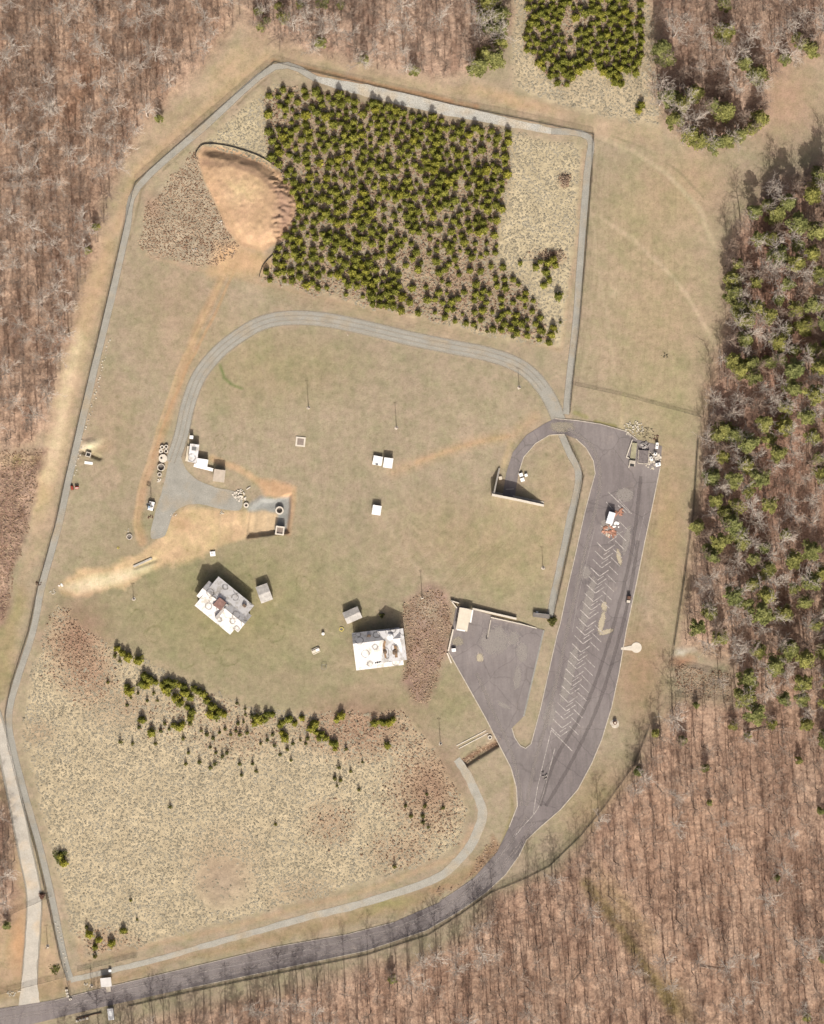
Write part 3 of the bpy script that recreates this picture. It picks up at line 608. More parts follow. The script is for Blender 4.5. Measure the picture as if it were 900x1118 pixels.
def soft_strip(name, line, width, z, mat, k=6, off=0):
    L, R_ = strip_pts(line, [width], k); n = len(L); c = []
    if off:
        P0 = strip_pts(line, [abs(off)*2], k)[0 if off > 0 else 1]; P0 = P0[::4]+[P0[-1]]; L, R_ = strip_pts(P0, [width], 3); n = len(L)
    Cn = [((a[0]+b[0])/2, (a[1]+b[1])/2) for a, b in zip(L, R_)]
    Q = [((a[0]*.5+b[0]*.5), (a[1]*.5+b[1]*.5)) for a, b in zip(L, Cn)]; Q2 = [((a[0]*.5+b[0]*.5), (a[1]*.5+b[1]*.5)) for a, b in zip(R_, Cn)]
    m = MB(); rows = [L, Q, Cn, Q2, R_]; fd = []
    for r, f_ in zip(rows, (0, .5, 1, .5, 0)): fd += [f_]*n
    m.add([(*W(*p), z) for r in rows for p in r], [(a*n+i+1, a*n+i, (a+1)*n+i, (a+1)*n+i+1) for a in range(4) for i in range(n-1)])
    o = m.build(name, mat); at = o.data.attributes.new('fade', 'FLOAT', 'POINT'); at.data.foreach_set('value', fd); return tag(o, kind='structure')
LOOSE = patch_mat('loose_gravel', (.30, .28, .235), .95, 1.5, .9); RUT = patch_mat('wheel_rut', (.36, .31, .235), .42, .5, .3); RUTD = patch_mat('tyre_wear', (.12, .104, .1), .35, .35, .28); RUTL = patch_mat('worn_lane', (.27, .24, .22), .4, .35, .5); WEED = patch_mat('verge_weeds', (.25, .215, .11), .5, .7, .7)
soft_strip('loose_gravel', LOOP, 18, .030, LOOSE); soft_strip('loose_gravel', DRIVE, 20, .034, LOOSE)
for j_, L_ in enumerate((PERIM1[3:22], PERIM2, PERIM3)): soft_strip('loose_gravel', L_, 8.5, .026+.002*j_, LOOSE, 4)
for of in (-2.6, 2.6): soft_strip('wheel_ruts', LOOP[2:], 2.4, .074+of*.0003, RUT, off=of)
for of in (-6.2, -3.4, 3.0, 6.0): soft_strip('tyre_wear', [(0, 1108), (120, 1087), (300, 1046), (400, 1028), (475, 1002), (525, 966), (560, 925), (580, 895)], 2.0, .1225+of*.0001, RUTL, off=of)
for j_, L_ in enumerate(([(590, 880), (606, 830), (640, 770), (668, 690), (690, 600), (700, 520)], [(575, 880), (585, 830), (604, 760), (626, 660), (642, 590), (655, 530), (648, 490), (620, 468)], [(570, 880), (566, 850), (556, 815), (540, 780), (520, 735)], [(596, 880), (625, 830), (655, 765), (683, 670), (697, 590)])): soft_strip('tyre_wear', L_, 7, .1235+.0004*j_, (RUTD, RUTL, RUTL, RUTD)[j_])
# round concrete pad with its path
m = MB(); m.ring((0, 0, 0), 1.9, .01, .16, 28); m.prism([(-5.6, .6), (-5.6, -.1), (-1.2, -1.0), (-1.2, 1.0)], .0, .15); o = m.build('concrete_pad', CONC_W)
o.location = (*W(695, 707), 0); o.rotation_euler.z = .12; tag(o, kind='structure')

# ---------------------------------------------------------------- generic foliage and twig geometry
def tubes_np(segs, n=3):
    """segs: (a, b, r0, r1) -> open tubes, all quads"""
    A = np.array([s[0] for s in segs], float); B = np.array([s[1] for s in segs], float); r0 = np.array([s[2] for s in segs]); r1 = np.array([s[3] for s in segs])
    ax = B-A; ax /= np.linalg.norm(ax, axis=1)[:, None]+1e-9; ref = np.where(np.abs(ax[:, 2:3]) > .9, [[1., 0, 0]], [[0, 0, 1.]])
    u = np.cross(ax, ref); u /= np.linalg.norm(u, axis=1)[:, None]; w = np.cross(ax, u); V = []
    for P, r in ((A, r0), (B, r1)):
        for i in range(n):
            t = 2*math.pi*i/n; V.append(P+(u*math.cos(t)+w*math.sin(t))*r[:, None])
    V = np.stack(V, 1).reshape(-1, 3); k = len(segs); F = []
    for i in range(n):
        j = (i+1) % n; F.append(np.stack([np.arange(k)*2*n+q for q in (i, j, n+j, n+i)], 1))
    return V, np.concatenate(F)
def bare_tree(rn, h, R, prim=9, sec=4, twig=4, low=.45, rt=.2, tw=.025):
    """returns trunk segments, crown segments"""
    tr = []; cr = []; p = Vector((0, 0, 0)); pts = [p.copy()]; d_ = Vector((rn.uniform(-.05, .05), rn.uniform(-.05, .05), 1))
    n = 6
    for i in range(n):
        d2 = (d_+Vector((rn.uniform(-.07, .07), rn.uniform(-.07, .07), 0))).normalized(); p = p+d2*h*.86/n; pts.append(p.copy())
    for i in range(n): tr.append((pts[i][:], pts[i+1][:], rt*(1-.8*i/n), rt*(1-.8*(i+1)/n)))
    def grow(a, dr, L, r, lev, kids):
        m_ = 2 if lev < 2 else 1; q = a.copy(); dd = dr.copy(); nodes = []
        for i in range(m_):
            dd = (dd+Vector((rn.uniform(-.2, .2), rn.uniform(-.2, .2), rn.uniform(-.05, .2)))).normalized(); e = q+dd*L/m_
            cr.append((q[:], e[:], r*(1-.35*i), r*(1-.35*(i+1)))); nodes.append((q.copy(), e.copy(), dd.copy())); q = e
        if lev < 2:
            for j in range(kids[lev]):
                a_, b_, dv = nodes[rn.randrange(len(nodes))]; t = rn.uniform(.25, 1); s0 = a_.lerp(b_, t)
                side = dv.cross(Vector((rn.uniform(-1, 1), rn.uniform(-1, 1), rn.uniform(-1, 1)))).normalized()
                grow(s0, (dv*.8+side*rn.uniform(.5, 1)).normalized(), L*rn.uniform(.4, .62), max(r*.55, tw), lev+1, kids)
    for k in range(prim):
        t = low+(1-low)*(k+.5)/prim; f = t*n; i = min(int(f), n-1); a = pts[i].lerp(pts[i+1], f-i); ang = k*2.4+rn.uniform(-.4, .4); el = .45+.55*(t-low)/(1-low)+rn.uniform(-.1, .2)
        dr = Vector((math.cos(ang)*math.cos(el), math.sin(ang)*math.cos(el), math.sin(el)))
        grow(a, dr, R*rn.uniform(.8, 1.25)*(1.1-.45*(t-low)/(1-low)), rt*.42*(1.1-.5*t), 0, (sec, twig))
    return tr, cr
def leaf_quads(C_, rn_np, size, tilt=.6, up=None):
    n = len(C_); a = rn_np.rand(n)*2*math.pi; t1 = np.stack([np.cos(a), np.sin(a), (rn_np.rand(n)-.5)*2*tilt], 1)
    b = a+math.pi/2; t2 = np.stack([np.cos(b), np.sin(b), (rn_np.rand(n)-.5)*2*tilt], 1); s = (size*(.6+.8*rn_np.rand(n)))[:, None]
    V = np.stack([C_-t1*s-t2*s*.35, C_+t1*s*.1-t2*s*.6, C_+t1*s+t2*s*.3, C_-t1*s*.2+t2*s*.65], 1).reshape(-1, 3)
    return V, np.arange(4*n).reshape(-1, 4)
def cone_pine(seed, h=4.6, r=1.35, n=330, size=.24, base=.12):
    g = np.random.RandomState(seed); t = g.rand(n)**.75; z = h*(base+(1-base)*(1-t)); z = np.clip(z+g.randn(n)*.08, 0.2, h)
    rr = r*(1-(z/h-base)/(1-base))**.6; lob = 1+.22*np.sin(5*(a := g.rand(n)*2*math.pi)+z*3)+.12*g.randn(n); lob = 1+sum(.14*np.sin(q_*a+g.rand()*6.28+z*g.uniform(-3, 3)) for q_ in (2, 3, 5, 7))+.14*g.randn(n); rad = rr*lob*np.sqrt(.25+.75*g.rand(n))
    Cc = np.stack([np.cos(a)*rad, np.sin(a)*rad, z+.0*rad], 1); V, F = leaf_quads(Cc, g, size, .9); return V, F
def tall_pine(seed, h=22, R=3.0, clumps=16, per=60, size=.42, low=.62):
    g = np.random.RandomState(seed); rn = random.Random(seed); Cs = []; segs = []; tr = []
    lean = Vector((rn.uniform(-.5, .5), rn.uniform(-.5, .5), 0)); n = 5
    P = [Vector((0, 0, h*.96*i/n))+lean*(i/n)**2 for i in range(n+1)]
    for i in range(n): tr.append((P[i][:], P[i+1][:], .22*(1-.75*i/n), .22*(1-.75*(i+1)/n)))
    for k in range(clumps):
        f = k/(clumps-1); zz_ = h*(low+(1-low)*f); rad = R*(1-.75*f**1.6)*rn.uniform(.35, 1); a = k*2.4+rn.uniform(-.5, .5); c = Vector((math.cos(a)*rad, math.sin(a)*rad, zz_+rn.uniform(-.3, .5)))+lean*f
        s0 = Vector((lean.x*f, lean.y*f, zz_-.8)); segs.append((s0[:], c[:], .06, .03)); cr_ = rn.uniform(.8, 1.7)*(1-.3*f)
        v = g.randn(per, 3); v /= np.linalg.norm(v, axis=1)[:, None]; v *= (g.rand(per)**.7*1.15)[:, None]*cr_; v[:, 2] *= .6; Cs.append(v+np.array(c[:]))
    V, F = leaf_quads(np.concatenate(Cs), g, size, .7); return tr, segs, V, F
def inst_merge(protos, places):
    """protos: list of (V,F,matidx); places: list of (proto, x, y, z, rz, s) -> merged arrays"""
    Vs = []; Fs = []; Ms = []; off = 0
    for (p, x, y, z, rz, s) in places:
        V, F, mi = protos[p]; c_, s_ = math.cos(rz), math.sin(rz); q = V*s
        Vs.append(np.stack([q[:, 0]*c_-q[:, 1]*s_+x, q[:, 0]*s_+q[:, 1]*c_+y, q[:, 2]+z], 1)); Fs.append(F+off); off += len(V)
        Ms.append(np.full(len(F), mi) if np.isscalar(mi) else mi)
    return np.concatenate(Vs), np.concatenate(Fs), np.concatenate(Ms)
def poisson(polys, dmin, seed, dens=None, tries=None, bb=None):
    rn = random.Random(seed); out = []; grid = {}; cs = dmin
    for P in polys:
        x0 = min(p[0] for p in P); x1 = max(p[0] for p in P); y0 = min(p[1] for p in P); y1 = max(p[1] for p in P)
        n = int((x1-x0)*(y1-y0)/(dmin*dmin)*(tries or 4))
        for _ in range(n):
            x = rn.uniform(x0, x1); y = rn.uniform(y0, y1)
            if not inside(x, y, P): continue
            if dens and rn.random() > dens(x, y): continue
            gx_, gy_ = int(x//cs), int(y//cs); ok = True
            for a in (-1, 0, 1):
                for b in (-1, 0, 1):
                    for q in grid.get((gx_+a, gy_+b), ()):
                        if (q[0]-x)**2+(q[1]-y)**2 < dmin*dmin: ok = False; break
                    if not ok: break
                if not ok: break
            if ok: grid.setdefault((gx_, gy_), []).append((x, y)); out.append((x, y))
    return out
def infr(x, y, m=0): return -m < x < 900+m and -m < y < 1118+m

# ---------------------------------------------------------------- bare woods
protos_big = []; big_meshes = []
for k in range(8):
    rn = random.Random(100+k); h = rn.uniform(16, 21); pale = k % 2 == 0
    tr, cr = bare_tree(rn, h, rn.uniform(3.6, 4.8), 11, 6, 4, rn.uniform(.42, .55), .3, .042 if pale else .034)
    Vt, Ft = tubes_np(tr, 5); Vc, Fc = tubes_np(cr, 3); mt = BARK_P if pale else BARK_B
    big_meshes.append((np_mesh('trunk', Vt, Ft, mt), np_mesh('crown', Vc, Fc, mt), pale))
    big_fine = None; tr3 = tubes_np(tr, 4); protos_big.append((np.concatenate([tr3[0], Vc]), np.concatenate([tr3[1], Fc+len(tr3[0])]), 0 if pale else 1))
fine_meshes = []; protos_fine = []
for k in range(5):
    rn = random.Random(150+k); tr, cr = bare_tree(rn, rn.uniform(17, 22), rn.uniform(2.6, 3.8), 9, 5, 4, rn.uniform(.5, .65), .22, .027)
    Vt, Ft = tubes_np(tr, 5); Vc, Fc = tubes_np(cr, 3); fine_meshes.append((np_mesh('trunk', Vt, Ft, BARK_F), np_mesh('crown', Vc, Fc, BARK_F), False)); tr3 = tubes_np(tr, 4)
    protos_fine.append((np.concatenate([tr3[0], Vc]), np.concatenate([tr3[1], Fc+len(tr3[0])]), 2))
def fine_zone(x, y): return (y > 800 and x > 540) or (y > 1000 and x > 330) or (y > 760 and x > 700)
protos_sm = []
for k in range(6):
    rn = random.Random(200+k); tr, cr = bare_tree(rn, rn.uniform(10, 16), rn.uniform(1.6, 2.6), 7, 3, 2, .4, .17, .032)
    a = tubes_np(tr, 4); b = tubes_np(cr, 3); protos_sm.append((np.concatenate([a[0], b[0]]), np.concatenate([a[1], b[1]+len(a[0])]), 1))
for k in range(4):
    rn = random.Random(300+k); tr, cr = bare_tree(rn, rn.uniform(2.5, 4.5), rn.uniform(1.1, 1.6), 7, 3, 2, .1, .04, .02)
    a = tubes_np(tr, 3); b = tubes_np(cr, 3); protos_sm.append((np.concatenate([a[0], b[0]]), np.concatenate([a[1], b[1]+len(a[0])]), 1))
def not_thin(x, y):
    if inside(x, y, THIN_E): return .25
    if 60 < x < 115 and 60 < y < 140: return .35
    return 1
WOODS = [WOOD_NW, WOOD_N, WOOD_NE, WOOD_E, WOOD_SW]
def bigd(x, y):
    k = not_thin(x, y)
    if x > 560 and y > 790: k *= (1 if float(fbm(np.array([x*1.]), np.array([y*1.]), 60, 93, 2)[0]) > .5 else .35)
    if 725 < x < 815 and 760 < y < 800: k *= .15
    return k
bigs = poisson(WOODS, 15.5, 5, bigd)
bigs = [(x, y, rnd.uniform(.75, 1.15)) for x, y in bigs if not (570 < y < 700 and False)]
def cell(x, y, xs, ys):
    for lim, w1 in ys:
        if y < lim: break
    for lim, w2 in xs:
        if x < lim: break
    return w2+', '+w1
def east_cell(x, y):
    return cell(x, y, ((815, 'by the clearing'), (860, 'half way in'), (2000, 'near the right edge')), ((240, 'at the shadowed top end'), (300, 'level with the plantation thicket'), (360, 'level with the plantation corner'), (425, 'level with the curved gravel road'), (500, 'level with the field fence'), (570, 'level with the L-shaped wall'), (640, 'level with the white box trailer'), (710, 'level with the round concrete pad'), (2000, 'level with the grey brush strip')))
def wood_label(x, y):
    a, b = wood_label0(x, y)
    if 'lower right' in a: q = cell(x, y, ((720, 'left part'), (800, 'middle part'), (2000, 'right part')), ((850, 'top band'), (930, 'upper band'), (1010, 'central band'), (1070, 'lower band'), (2000, 'bottom edge'))); return 'bare brown tree in the leafless lower right woods, '+q, 'bare trees lower right, '+q
    if 'upper left' in a: q = cell(x, y, ((60, 'left edge'), (130, 'middle'), (2000, 'clay margin side')), ((100, 'top band'), (200, 'upper band'), (300, 'central band'), (400, 'lower band'), (2000, 'bottom band'))); return 'bare grey-brown tree in the upper left woods, '+q, 'bare trees upper left, '+q
    if 'right-hand' in b: q = east_cell(x, y); return 'bare grey tree among pines, '+q, 'bare trees among pines, '+q
    if 'bottom road' in b: q = cell(x, y, ((250, 'under the gatehouse end of the road'), (400, 'under the straight stretch'), (500, 'under the bend'), (2000, 'under the lane junction')), ((2000, 'south side'),)); return 'bare tree below the bottom asphalt road, '+q, 'bare trees below the road, '+q
    if 'top woods' in b: q = cell(x, y, ((350, 'above the fence corner'), (440, 'above the plantation left half'), (2000, 'above the plantation right half')), ((40, 'at the photo edge'), (2000, 'on the clay margin'))); return 'bare tree in the top woods, '+q, 'bare trees top, '+q
    if 'upper right grove' in b: q = cell(x, y, ((770, 'left half'), (2000, 'right half')), ((50, 'at the photo edge'), (105, 'in the middle'), (2000, 'at the grove tip'))); return 'bare branching tree, upper right grove, '+q, 'bare trees in the upper right grove, '+q
    return a, b
def wood_label0(x, y):
    if x < 300 and y < 500: return ('bare grey-brown tree in the upper left woods beyond the clay margin', 'bare trees in the upper left woods')
    if x < 60: return ('bare pale tree in the small copse left of the gravel driveway', 'bare trees left of the gravel driveway')
    if y < 200 and x < 700: return ('bare tree in the strip of woods along the top edge above the stony path', 'bare trees in the top woods')
    if y < 170: return ('bare branching tree in the grove jutting down at upper right', 'bare trees in the upper right grove')
    if y < 780: return ('bare grey tree standing among the green pines of the right-hand woods', 'bare trees among the right-hand pines')
    if x < 600: return ('bare tree in the woods below the asphalt road at the bottom', 'bare trees below the bottom road')
    return ('bare brown tree in the wide leafless lower right woods', 'bare trees in the lower right woods')
special = [(735, 785, 1.35, 0), (63, 122, 1.3, 0), (785, 742, .9, 0), (832, 292, 1.0, 0)]
cand = [b for b in bigs if infr(b[0], b[1]-14, 0)]; cand.sort(key=lambda b: -b[2]); ind = cand[:290]; inds = set(ind)
def add_tree(name, label, cat, group, x, y, s, meshes, rz=None):
    t = thing(name, label, cat, (*W(x, y), gz(x, y)-.05), rnd.uniform(0, 6.28) if rz is None else rz, group); t.scale = (s, s, s)
    for nm, me in meshes: link(bpy.data.objects.new(nm, me), t)
    return t
for (x, y, s) in ind:
    k = rnd.randrange(8) if rnd.random() < .6 else rnd.choice((0, 2, 4, 6)); tm, cm, pale = big_meshes[k] if not (fine_zone(x, y) and rnd.random() < .8) else fine_meshes[k % 5]; lb, gr = wood_label(x, y)
    add_tree('bare_tree', lb, 'tree', gr, x, y, s, (('trunk', tm), ('crown', cm)))
for i, (x, y, s, k) in enumerate(special):
    tm, cm, pale = big_meshes[k]
    add_tree('bare_tree', ['big white-limbed bare tree at the wood edge left of the brush strip', 'big pale bare tree beside the open patch in the upper left woods', 'pale bare tree leaning over the fenced brush strip', 'white-limbed bare tree beside the pines right of the field'][i],
             'tree', None, x, y, s, (('trunk', tm), ('crown', cm)), 1.0+i)
smalls = poisson(WOODS, 8.5, 6, lambda x, y: .75*not_thin(x, y)*((.75 if float(fbm(np.array([x*1.]), np.array([y*1.]), 40, 92, 2)[0]) > .5 else .3) if fine_zone(x, y) else .75)*(.3 if 725 < x < 810 and 760 < y < 810 else 1)); shr = poisson(WOODS+[BRUSH_W], 9, 8, lambda x, y: .4 if fine_zone(x, y) else .6)
places = [(rnd.randrange(8) if not (fine_zone(x, y) and rnd.random() < .7) else 18+rnd.randrange(5), *W(x, y), gz(x, y), rnd.uniform(0, 6.28), s) for (x, y, s) in bigs if (x, y, s) not in inds]
nb = len(places)
pr = protos_big+protos_sm+protos_fine
places += [(8+rnd.randrange(6), *W(x, y), gz(x, y), rnd.uniform(0, 6.28), rnd.uniform(.7, 1.15)) for x, y in smalls]
places += [(14+rnd.randrange(4), *W(x, y), gz(x, y), rnd.uniform(0, 6.28), rnd.uniform(.6, 1.2)) for x, y in shr]
V, F, Mi = inst_merge(pr, places); o = link(bpy.data.objects.new('leafless_woods', np_mesh('leafless_woods', V, F, [BARK_P, BARK_B, BARK_F], Mi)))
tag(o, 'thin leafless trees and undergrowth filling the brown woods around the clearing', 'woods', kind='stuff')
print('bare big', len(bigs), 'small', len(smalls), 'shrub', len(shr), 'faces', len(F))

# ---------------------------------------------------------------- tall pines
tp = []
for k in range(10):
    rn = random.Random(400+k); bushy = k > 5; tr, br, V, F = tall_pine(400+k, rn.uniform(17, 21) if not bushy else rn.uniform(12, 15), rn.uniform(2.9, 4.0), 20 if not bushy else 30, 92, .33, rn.uniform(.58, .7) if not bushy else .22)
    Vt, Ft = tubes_np(tr+br, 5); tp.append((np_mesh('trunk', Vt, Ft, BARK_PINE), np_mesh('crown', V, F, PINE_M)))
def pine_d(x, y):
    f = .42 if 330 < y < 700 else .2
    if x > 870: f *= .7
    if y > 700: f = .22
    if y > 800: f = .05
    if x < 800 and y > 600: f *= .8
    if 740 < x < 805 and 718 < y < 772: return 0
    q = float(fbm(np.array([x*1.]), np.array([y*1.]), 45, 91, 2)[0]); return f*(1.2 if q > .52 else .4 if q > .42 else .08)
EP = [(960, 190), (905, 190), (850, 200), (805, 250), (794, 290), (802, 340), (792, 380), (784, 440), (770, 490), (768, 560), (756, 640), (750, 700), (760, 770), (960, 860)]
pines = [(x, y, 'in the pine-rich right-hand woods', 'tall pines in the right-hand woods') for x, y in poisson([EP], 16.5, 31, pine_d, 4)]
pines += [(x, y, 'on the left margin of the right-hand woods, beside the mown field', 'tall pines on the field margin') for x, y in ((800, 322), (806, 336), (798, 306), (812, 350), (797, 398), (806, 404), (820, 398), (838, 396), (850, 392), (812, 372), (840, 262), (846, 236), (838, 224), (788, 470), (800, 476), (776, 520), (774, 600), (760, 575), (790, 560), (805, 585))]
pines += [(x, y, 'in the grove jutting down at upper right', 'tall pines in the upper right grove') for x, y in ((722, 58), (728, 66), (730, 108), (742, 116), (736, 132), (754, 150), (766, 156), (780, 158), (794, 154), (806, 150), (820, 142), (828, 132), (790, 38), (812, 72), (826, 84), (790, 6), (758, 104), (778, 118), (790, 125))]
pines += [(x, y, 'at the upper right corner clearing', 'tall pines at the upper right corner') for x, y in ((876, 50), (884, 56), (870, 44), (856, 66))]
pines += [(x, y, 'in the green strip hanging down the top woods', 'tall pines in the top green strip') for x, y in ((532, 8), (545, 20), (534, 34), (546, 48), (530, 62), (522, 76), (540, 66), (540, 2), (528, 22), (545, 34))]
pines += [(x, y, 'along the top edge above the fence corner', 'tall pines above the fence corner') for x, y in ((282, 14), (292, 24), (305, 8), (285, 30), (328, 6), (352, 4), (372, 6), (350, 48), (398, 66), (452, 78), (310, 20))]
pines += [(x, y, 'standing alone at the lower left edge of the left woods', 'lone pines on the left wood edge') for x, y in ((174, 130), (105, 248), (97, 274), (8, 1010))]
pines += [(x, y, 'scattered alone in the leafless lower right woods', 'lone pines in the lower right woods') for x, y in ((696, 842), (715, 800), (745, 808), (770, 838), (816, 802), (800, 792), (895, 885), (848, 958), (774, 876), (898, 1045), (428, 1068), (880, 1110), (760, 770), (842, 790), (872, 830))]
hs = {'lone pines in the lower right woods': (.35, .55), 'lone pines on the left wood edge': (.35, .5), 'tall pines above the fence corner': (.4, .75)}
for x, y, w_, g_ in pines:
    if 'in the pine-rich' in w_: q = east_cell(x, y); w_ = 'right-hand woods, '+q; gq = 'tall pines, '+q
    elif 'field margin' in g_: q = east_cell(x, y).split(', ')[1]; w_ = 'on the woods and field margin, '+q; gq = 'field margin pines, '+q
    elif 'upper right grove' in g_: q = cell(x, y, ((750, 'left flank'), (790, 'middle'), (2000, 'right flank')), ((100, 'upper part'), (140, 'lower part'), (2000, 'bottom rim'))); w_ = 'in the upper right grove, '+q; gq = 'grove pines, '+q
    else: gq = g_
    a, b = hs.get(g_, (.68, 1.12)); s = rnd.uniform(a, b)
    add_tree('pine_tree', ('small' if b < .6 else 'tall')+' green pine '.replace(' green', ' green' if w_[:5] != 'right' else '')+w_, 'tree', gq, x, y, s, (('trunk', tp[k := (rnd.randrange(6) if 'right-hand' in g_ and rnd.random() < .7 else 6+rnd.randrange(4))][0]), ('crown', tp[k][1])))
print('tall pines', len(pines))

# ---------------------------------------------------------------- young pines
yp = []
for k in range(6):
    V, F = cone_pine(500+k, 3.5+.25*k, 1.5+.12*(k % 3), 300, .3); Vt, Ft = tubes_np([((0, 0, 0), (0, 0, 3.6), .09, .03)], 5); yp.append((V, F, np_mesh('trunk', Vt, Ft, BARK_PINE), np_mesh('crown', V, F, PINE_Y)))
def yp_dens(x, y):
    for g_ in GAPS_N+GAPS_NE:
        if inside(x, y, g_): return 0.05
    if y < 150 and x < 380 and float(fbm(np.array([x*1.]), np.array([y*1.]), 14, 97, 2)[0]) < .55: return .12
    if x > 440 and y > 255 and y > 90: return .05 if float(fbm(np.array([x*1.]), np.array([y*1.]), 18, 99, 2)[0]) < .5 else .5
    if y > 90 and x < 306 and y < 150: return .06
    if x > 480 and y > 150 and y < 245: return .45
    if y > 300 and x > 400: return .6
    e_ = float(poly_sd(np.array([x*1.]), np.array([y*1.]), PINE_N)[0]) if y > 90 else 20
    if 0 < e_ < 16 and x > 345 and y > 150 and float(fbm(np.array([x*1.]), np.array([y*1.]), 11, 98, 2)[0]) < .55: return 0
    q = float(fbm(np.array([x*1.]), np.array([y*1.]), 26, 95, 3)[0])
    return .97 if q > .46 else .2
N_P = poisson([PINE_N], 6.9, 41, yp_dens, 10); NE_P = poisson([PINE_NE], 6.4, 42, yp_dens, 10)
SWc = [(128, 708), (134, 714), (140, 718), (150, 722), (158, 738), (163, 742), (170, 744), (160, 748), (178, 748), (184, 752), (190, 746), (196, 748), (184, 758), (192, 762), (200, 756), (196, 768), (205, 772), (212, 752), (208, 762), (222, 758), (226, 766),
       (232, 772), (238, 776), (236, 782), (245, 780), (230, 780), (208, 784), (190, 792), (196, 794), (166, 800), (156, 786), (139, 750), (285, 788), (290, 786), (297, 780), (278, 790), (306, 792), (315, 786), (322, 790), (308, 800), (340, 796), (346, 800), (352, 802), (330, 784), (344, 790),
       (356, 806), (366, 812), (368, 786), (420, 790), (425, 789), (416, 788), (423, 814), (366, 818), (598, 288), (590, 286), (604, 284), (606, 290), (596, 298), (600, 306), (594, 312), (585, 292), (568, 288), (610, 324), (574, 320), (602, 366), (604, 358), (592, 362)]
SWc += [(104, 1034), (108, 1026), (122, 1030), (135, 1016), (98, 1020), (66, 935), (70, 942), (700, 115), (697, 121), (674, 84), (678, 92)]
SWc += [(x+rnd.uniform(-7, 7), y+rnd.uniform(-6, 6)) for x, y in SWc if y > 700 and y < 812 and rnd.random() < .6]
allp = [(x, y, rnd.triangular(.45, 1.2, .8)*(.85 if y > 260 and x > 440 else 1), 0) for x, y in N_P]+[(x, y, rnd.uniform(.6, 1.05), 1) for x, y in NE_P]+[(x, y, rnd.triangular(.5, 1.1, .75), 2) for x, y in SWc]
def yl(x, y, r):
    a, b = yl0(x, y, r)
    if r == 0:
        q = cell(x, y, ((350, 'leftmost fifth'), (410, 'second fifth from left'), (460, 'middle fifth'), (515, 'fourth fifth'), (2000, 'rightmost fifth')), ((145, 'top rows'), (185, 'upper rows'), (230, 'middle rows'), (275, 'lower-middle rows'), (2000, 'bottom rows')))
        return 'young pine in the plantation, '+q, 'young pines, '+q
    if r == 1:
        q = cell(x, y, ((625, 'left column'), (665, 'middle'), (2000, 'right side')), ((40, 'upper half'), (2000, 'lower half'))); return 'young pine in the dark planted block at the top photo edge, '+q, 'young pines top block, '+q
    return a, b
def yl0(x, y, r):
    if r == 1: return ('young pine in the dark planted block at the top edge right of the tree strip', 'young pines in the top block')
    if r == 2:
        if y > 600 and x < 130: return ('small young pine in the lower left corner of the straw meadow', 'young pines in the meadow corner')
        if y > 600 and x < 260: return ('young pine in the left half of the ragged belt on the meadow edge', 'young pines in the meadow belt, left half')
        if y > 600: return ('young pine in the right half of the ragged belt on the meadow edge', 'young pines in the meadow belt, right half')
        if x > 650: return ('small young pine by the open straw patch under the top block', 'young pines under the top block')
        return ('young pine standing loose in the straw right of the plantation', 'loose young pines right of the plantation')
    if y > 300 and x > 400: return ('young pine on the ragged lower right corner of the plantation', 'young pines in the plantation corner')
    if x < 345: return ('young pine on the left side of the plantation by the clay pile', 'young pines beside the clay pile')
    if y < 160: return ('young pine in the top rows of the plantation under the stony path', 'young pines in the top rows')
    return ('bright green young pine in the plantation', 'young pines in the middle of the plantation')
allp.sort(key=lambda p: -(p[2]+(1 if p[3] == 2 else 0)+(-.05 if p[3] == 1 else 0)))
for x, y, s, r in allp[:300]:
    k = rnd.randrange(6); lb, gr = yl(x, y, r); add_tree('young_pine', lb, 'tree', gr, x, y, s, (('trunk', yp[k][2]), ('crown', yp[k][3])))
pl_ = [(rnd.randrange(6), *W(x, y), gz(x, y), rnd.uniform(0, 6.28), s) for x, y, s, r in allp[300:]]
V, F, Mi = inst_merge([(a[0], a[1], 0) for a in yp], pl_); o = link(bpy.data.objects.new('young_pine_grove', np_mesh('young_pine_grove', V, F, PINE_Y)))
tag(o, 'smaller young pines crowded between the larger ones of the two plantations', 'young pines', kind='stuff'); print('young', len(allp))
# dark saplings dotted over the meadow
sap = []
for k in range(4):
    V, F = cone_pine(600+k, 2.3+.2*k, .75, 130, .17, .05); Vt, Ft = tubes_np([((0, 0, 0), (0, 0, 1.6), .05, .02)], 5); sap.append((np_mesh('trunk', Vt, Ft, BARK_PINE), np_mesh('crown', V, F, PINE_D)))
SAP = [(126, 716), (131, 722), (143, 762), (150, 748), (151, 757), (168, 757), (161, 765), (139, 770), (172, 765), (208, 790), (132, 810), (145, 812), (206, 822), (218, 832), (230, 838), (235, 834), (203, 834), (152, 794), (176, 798), (180, 790), (185, 796), (200, 806),
       (220, 798), (226, 802), (233, 806), (240, 800), (246, 796), (252, 802), (258, 798), (262, 802), (243, 826), (236, 822), (230, 816), (248, 822), (262, 834), (264, 846), (276, 834), (280, 842), (270, 800), (285, 812), (292, 808), (298, 802), (300, 814), (306, 824), (314, 818), (318, 830),
       (320, 812), (328, 808), (336, 806), (334, 812), (378, 818), (370, 838), (366, 850), (372, 852), (383, 842), (368, 858), (396, 832), (392, 862), (443, 880), (449, 891), (464, 880), (462, 891), (468, 903), (484, 882), (462, 898), (301, 900), (186, 881), (259, 768), (268, 774), (268, 780),
       (275, 782), (260, 790), (266, 788), (95, 1012), (104, 1044), (150, 1050 - 46), (118, 745), (170, 812), (466, 867), (431, 946), (143, 983), (545, 360), (520, 358), (532, 362), (560, 368), (608, 362), (612, 352), (590, 372), (528, 340)]
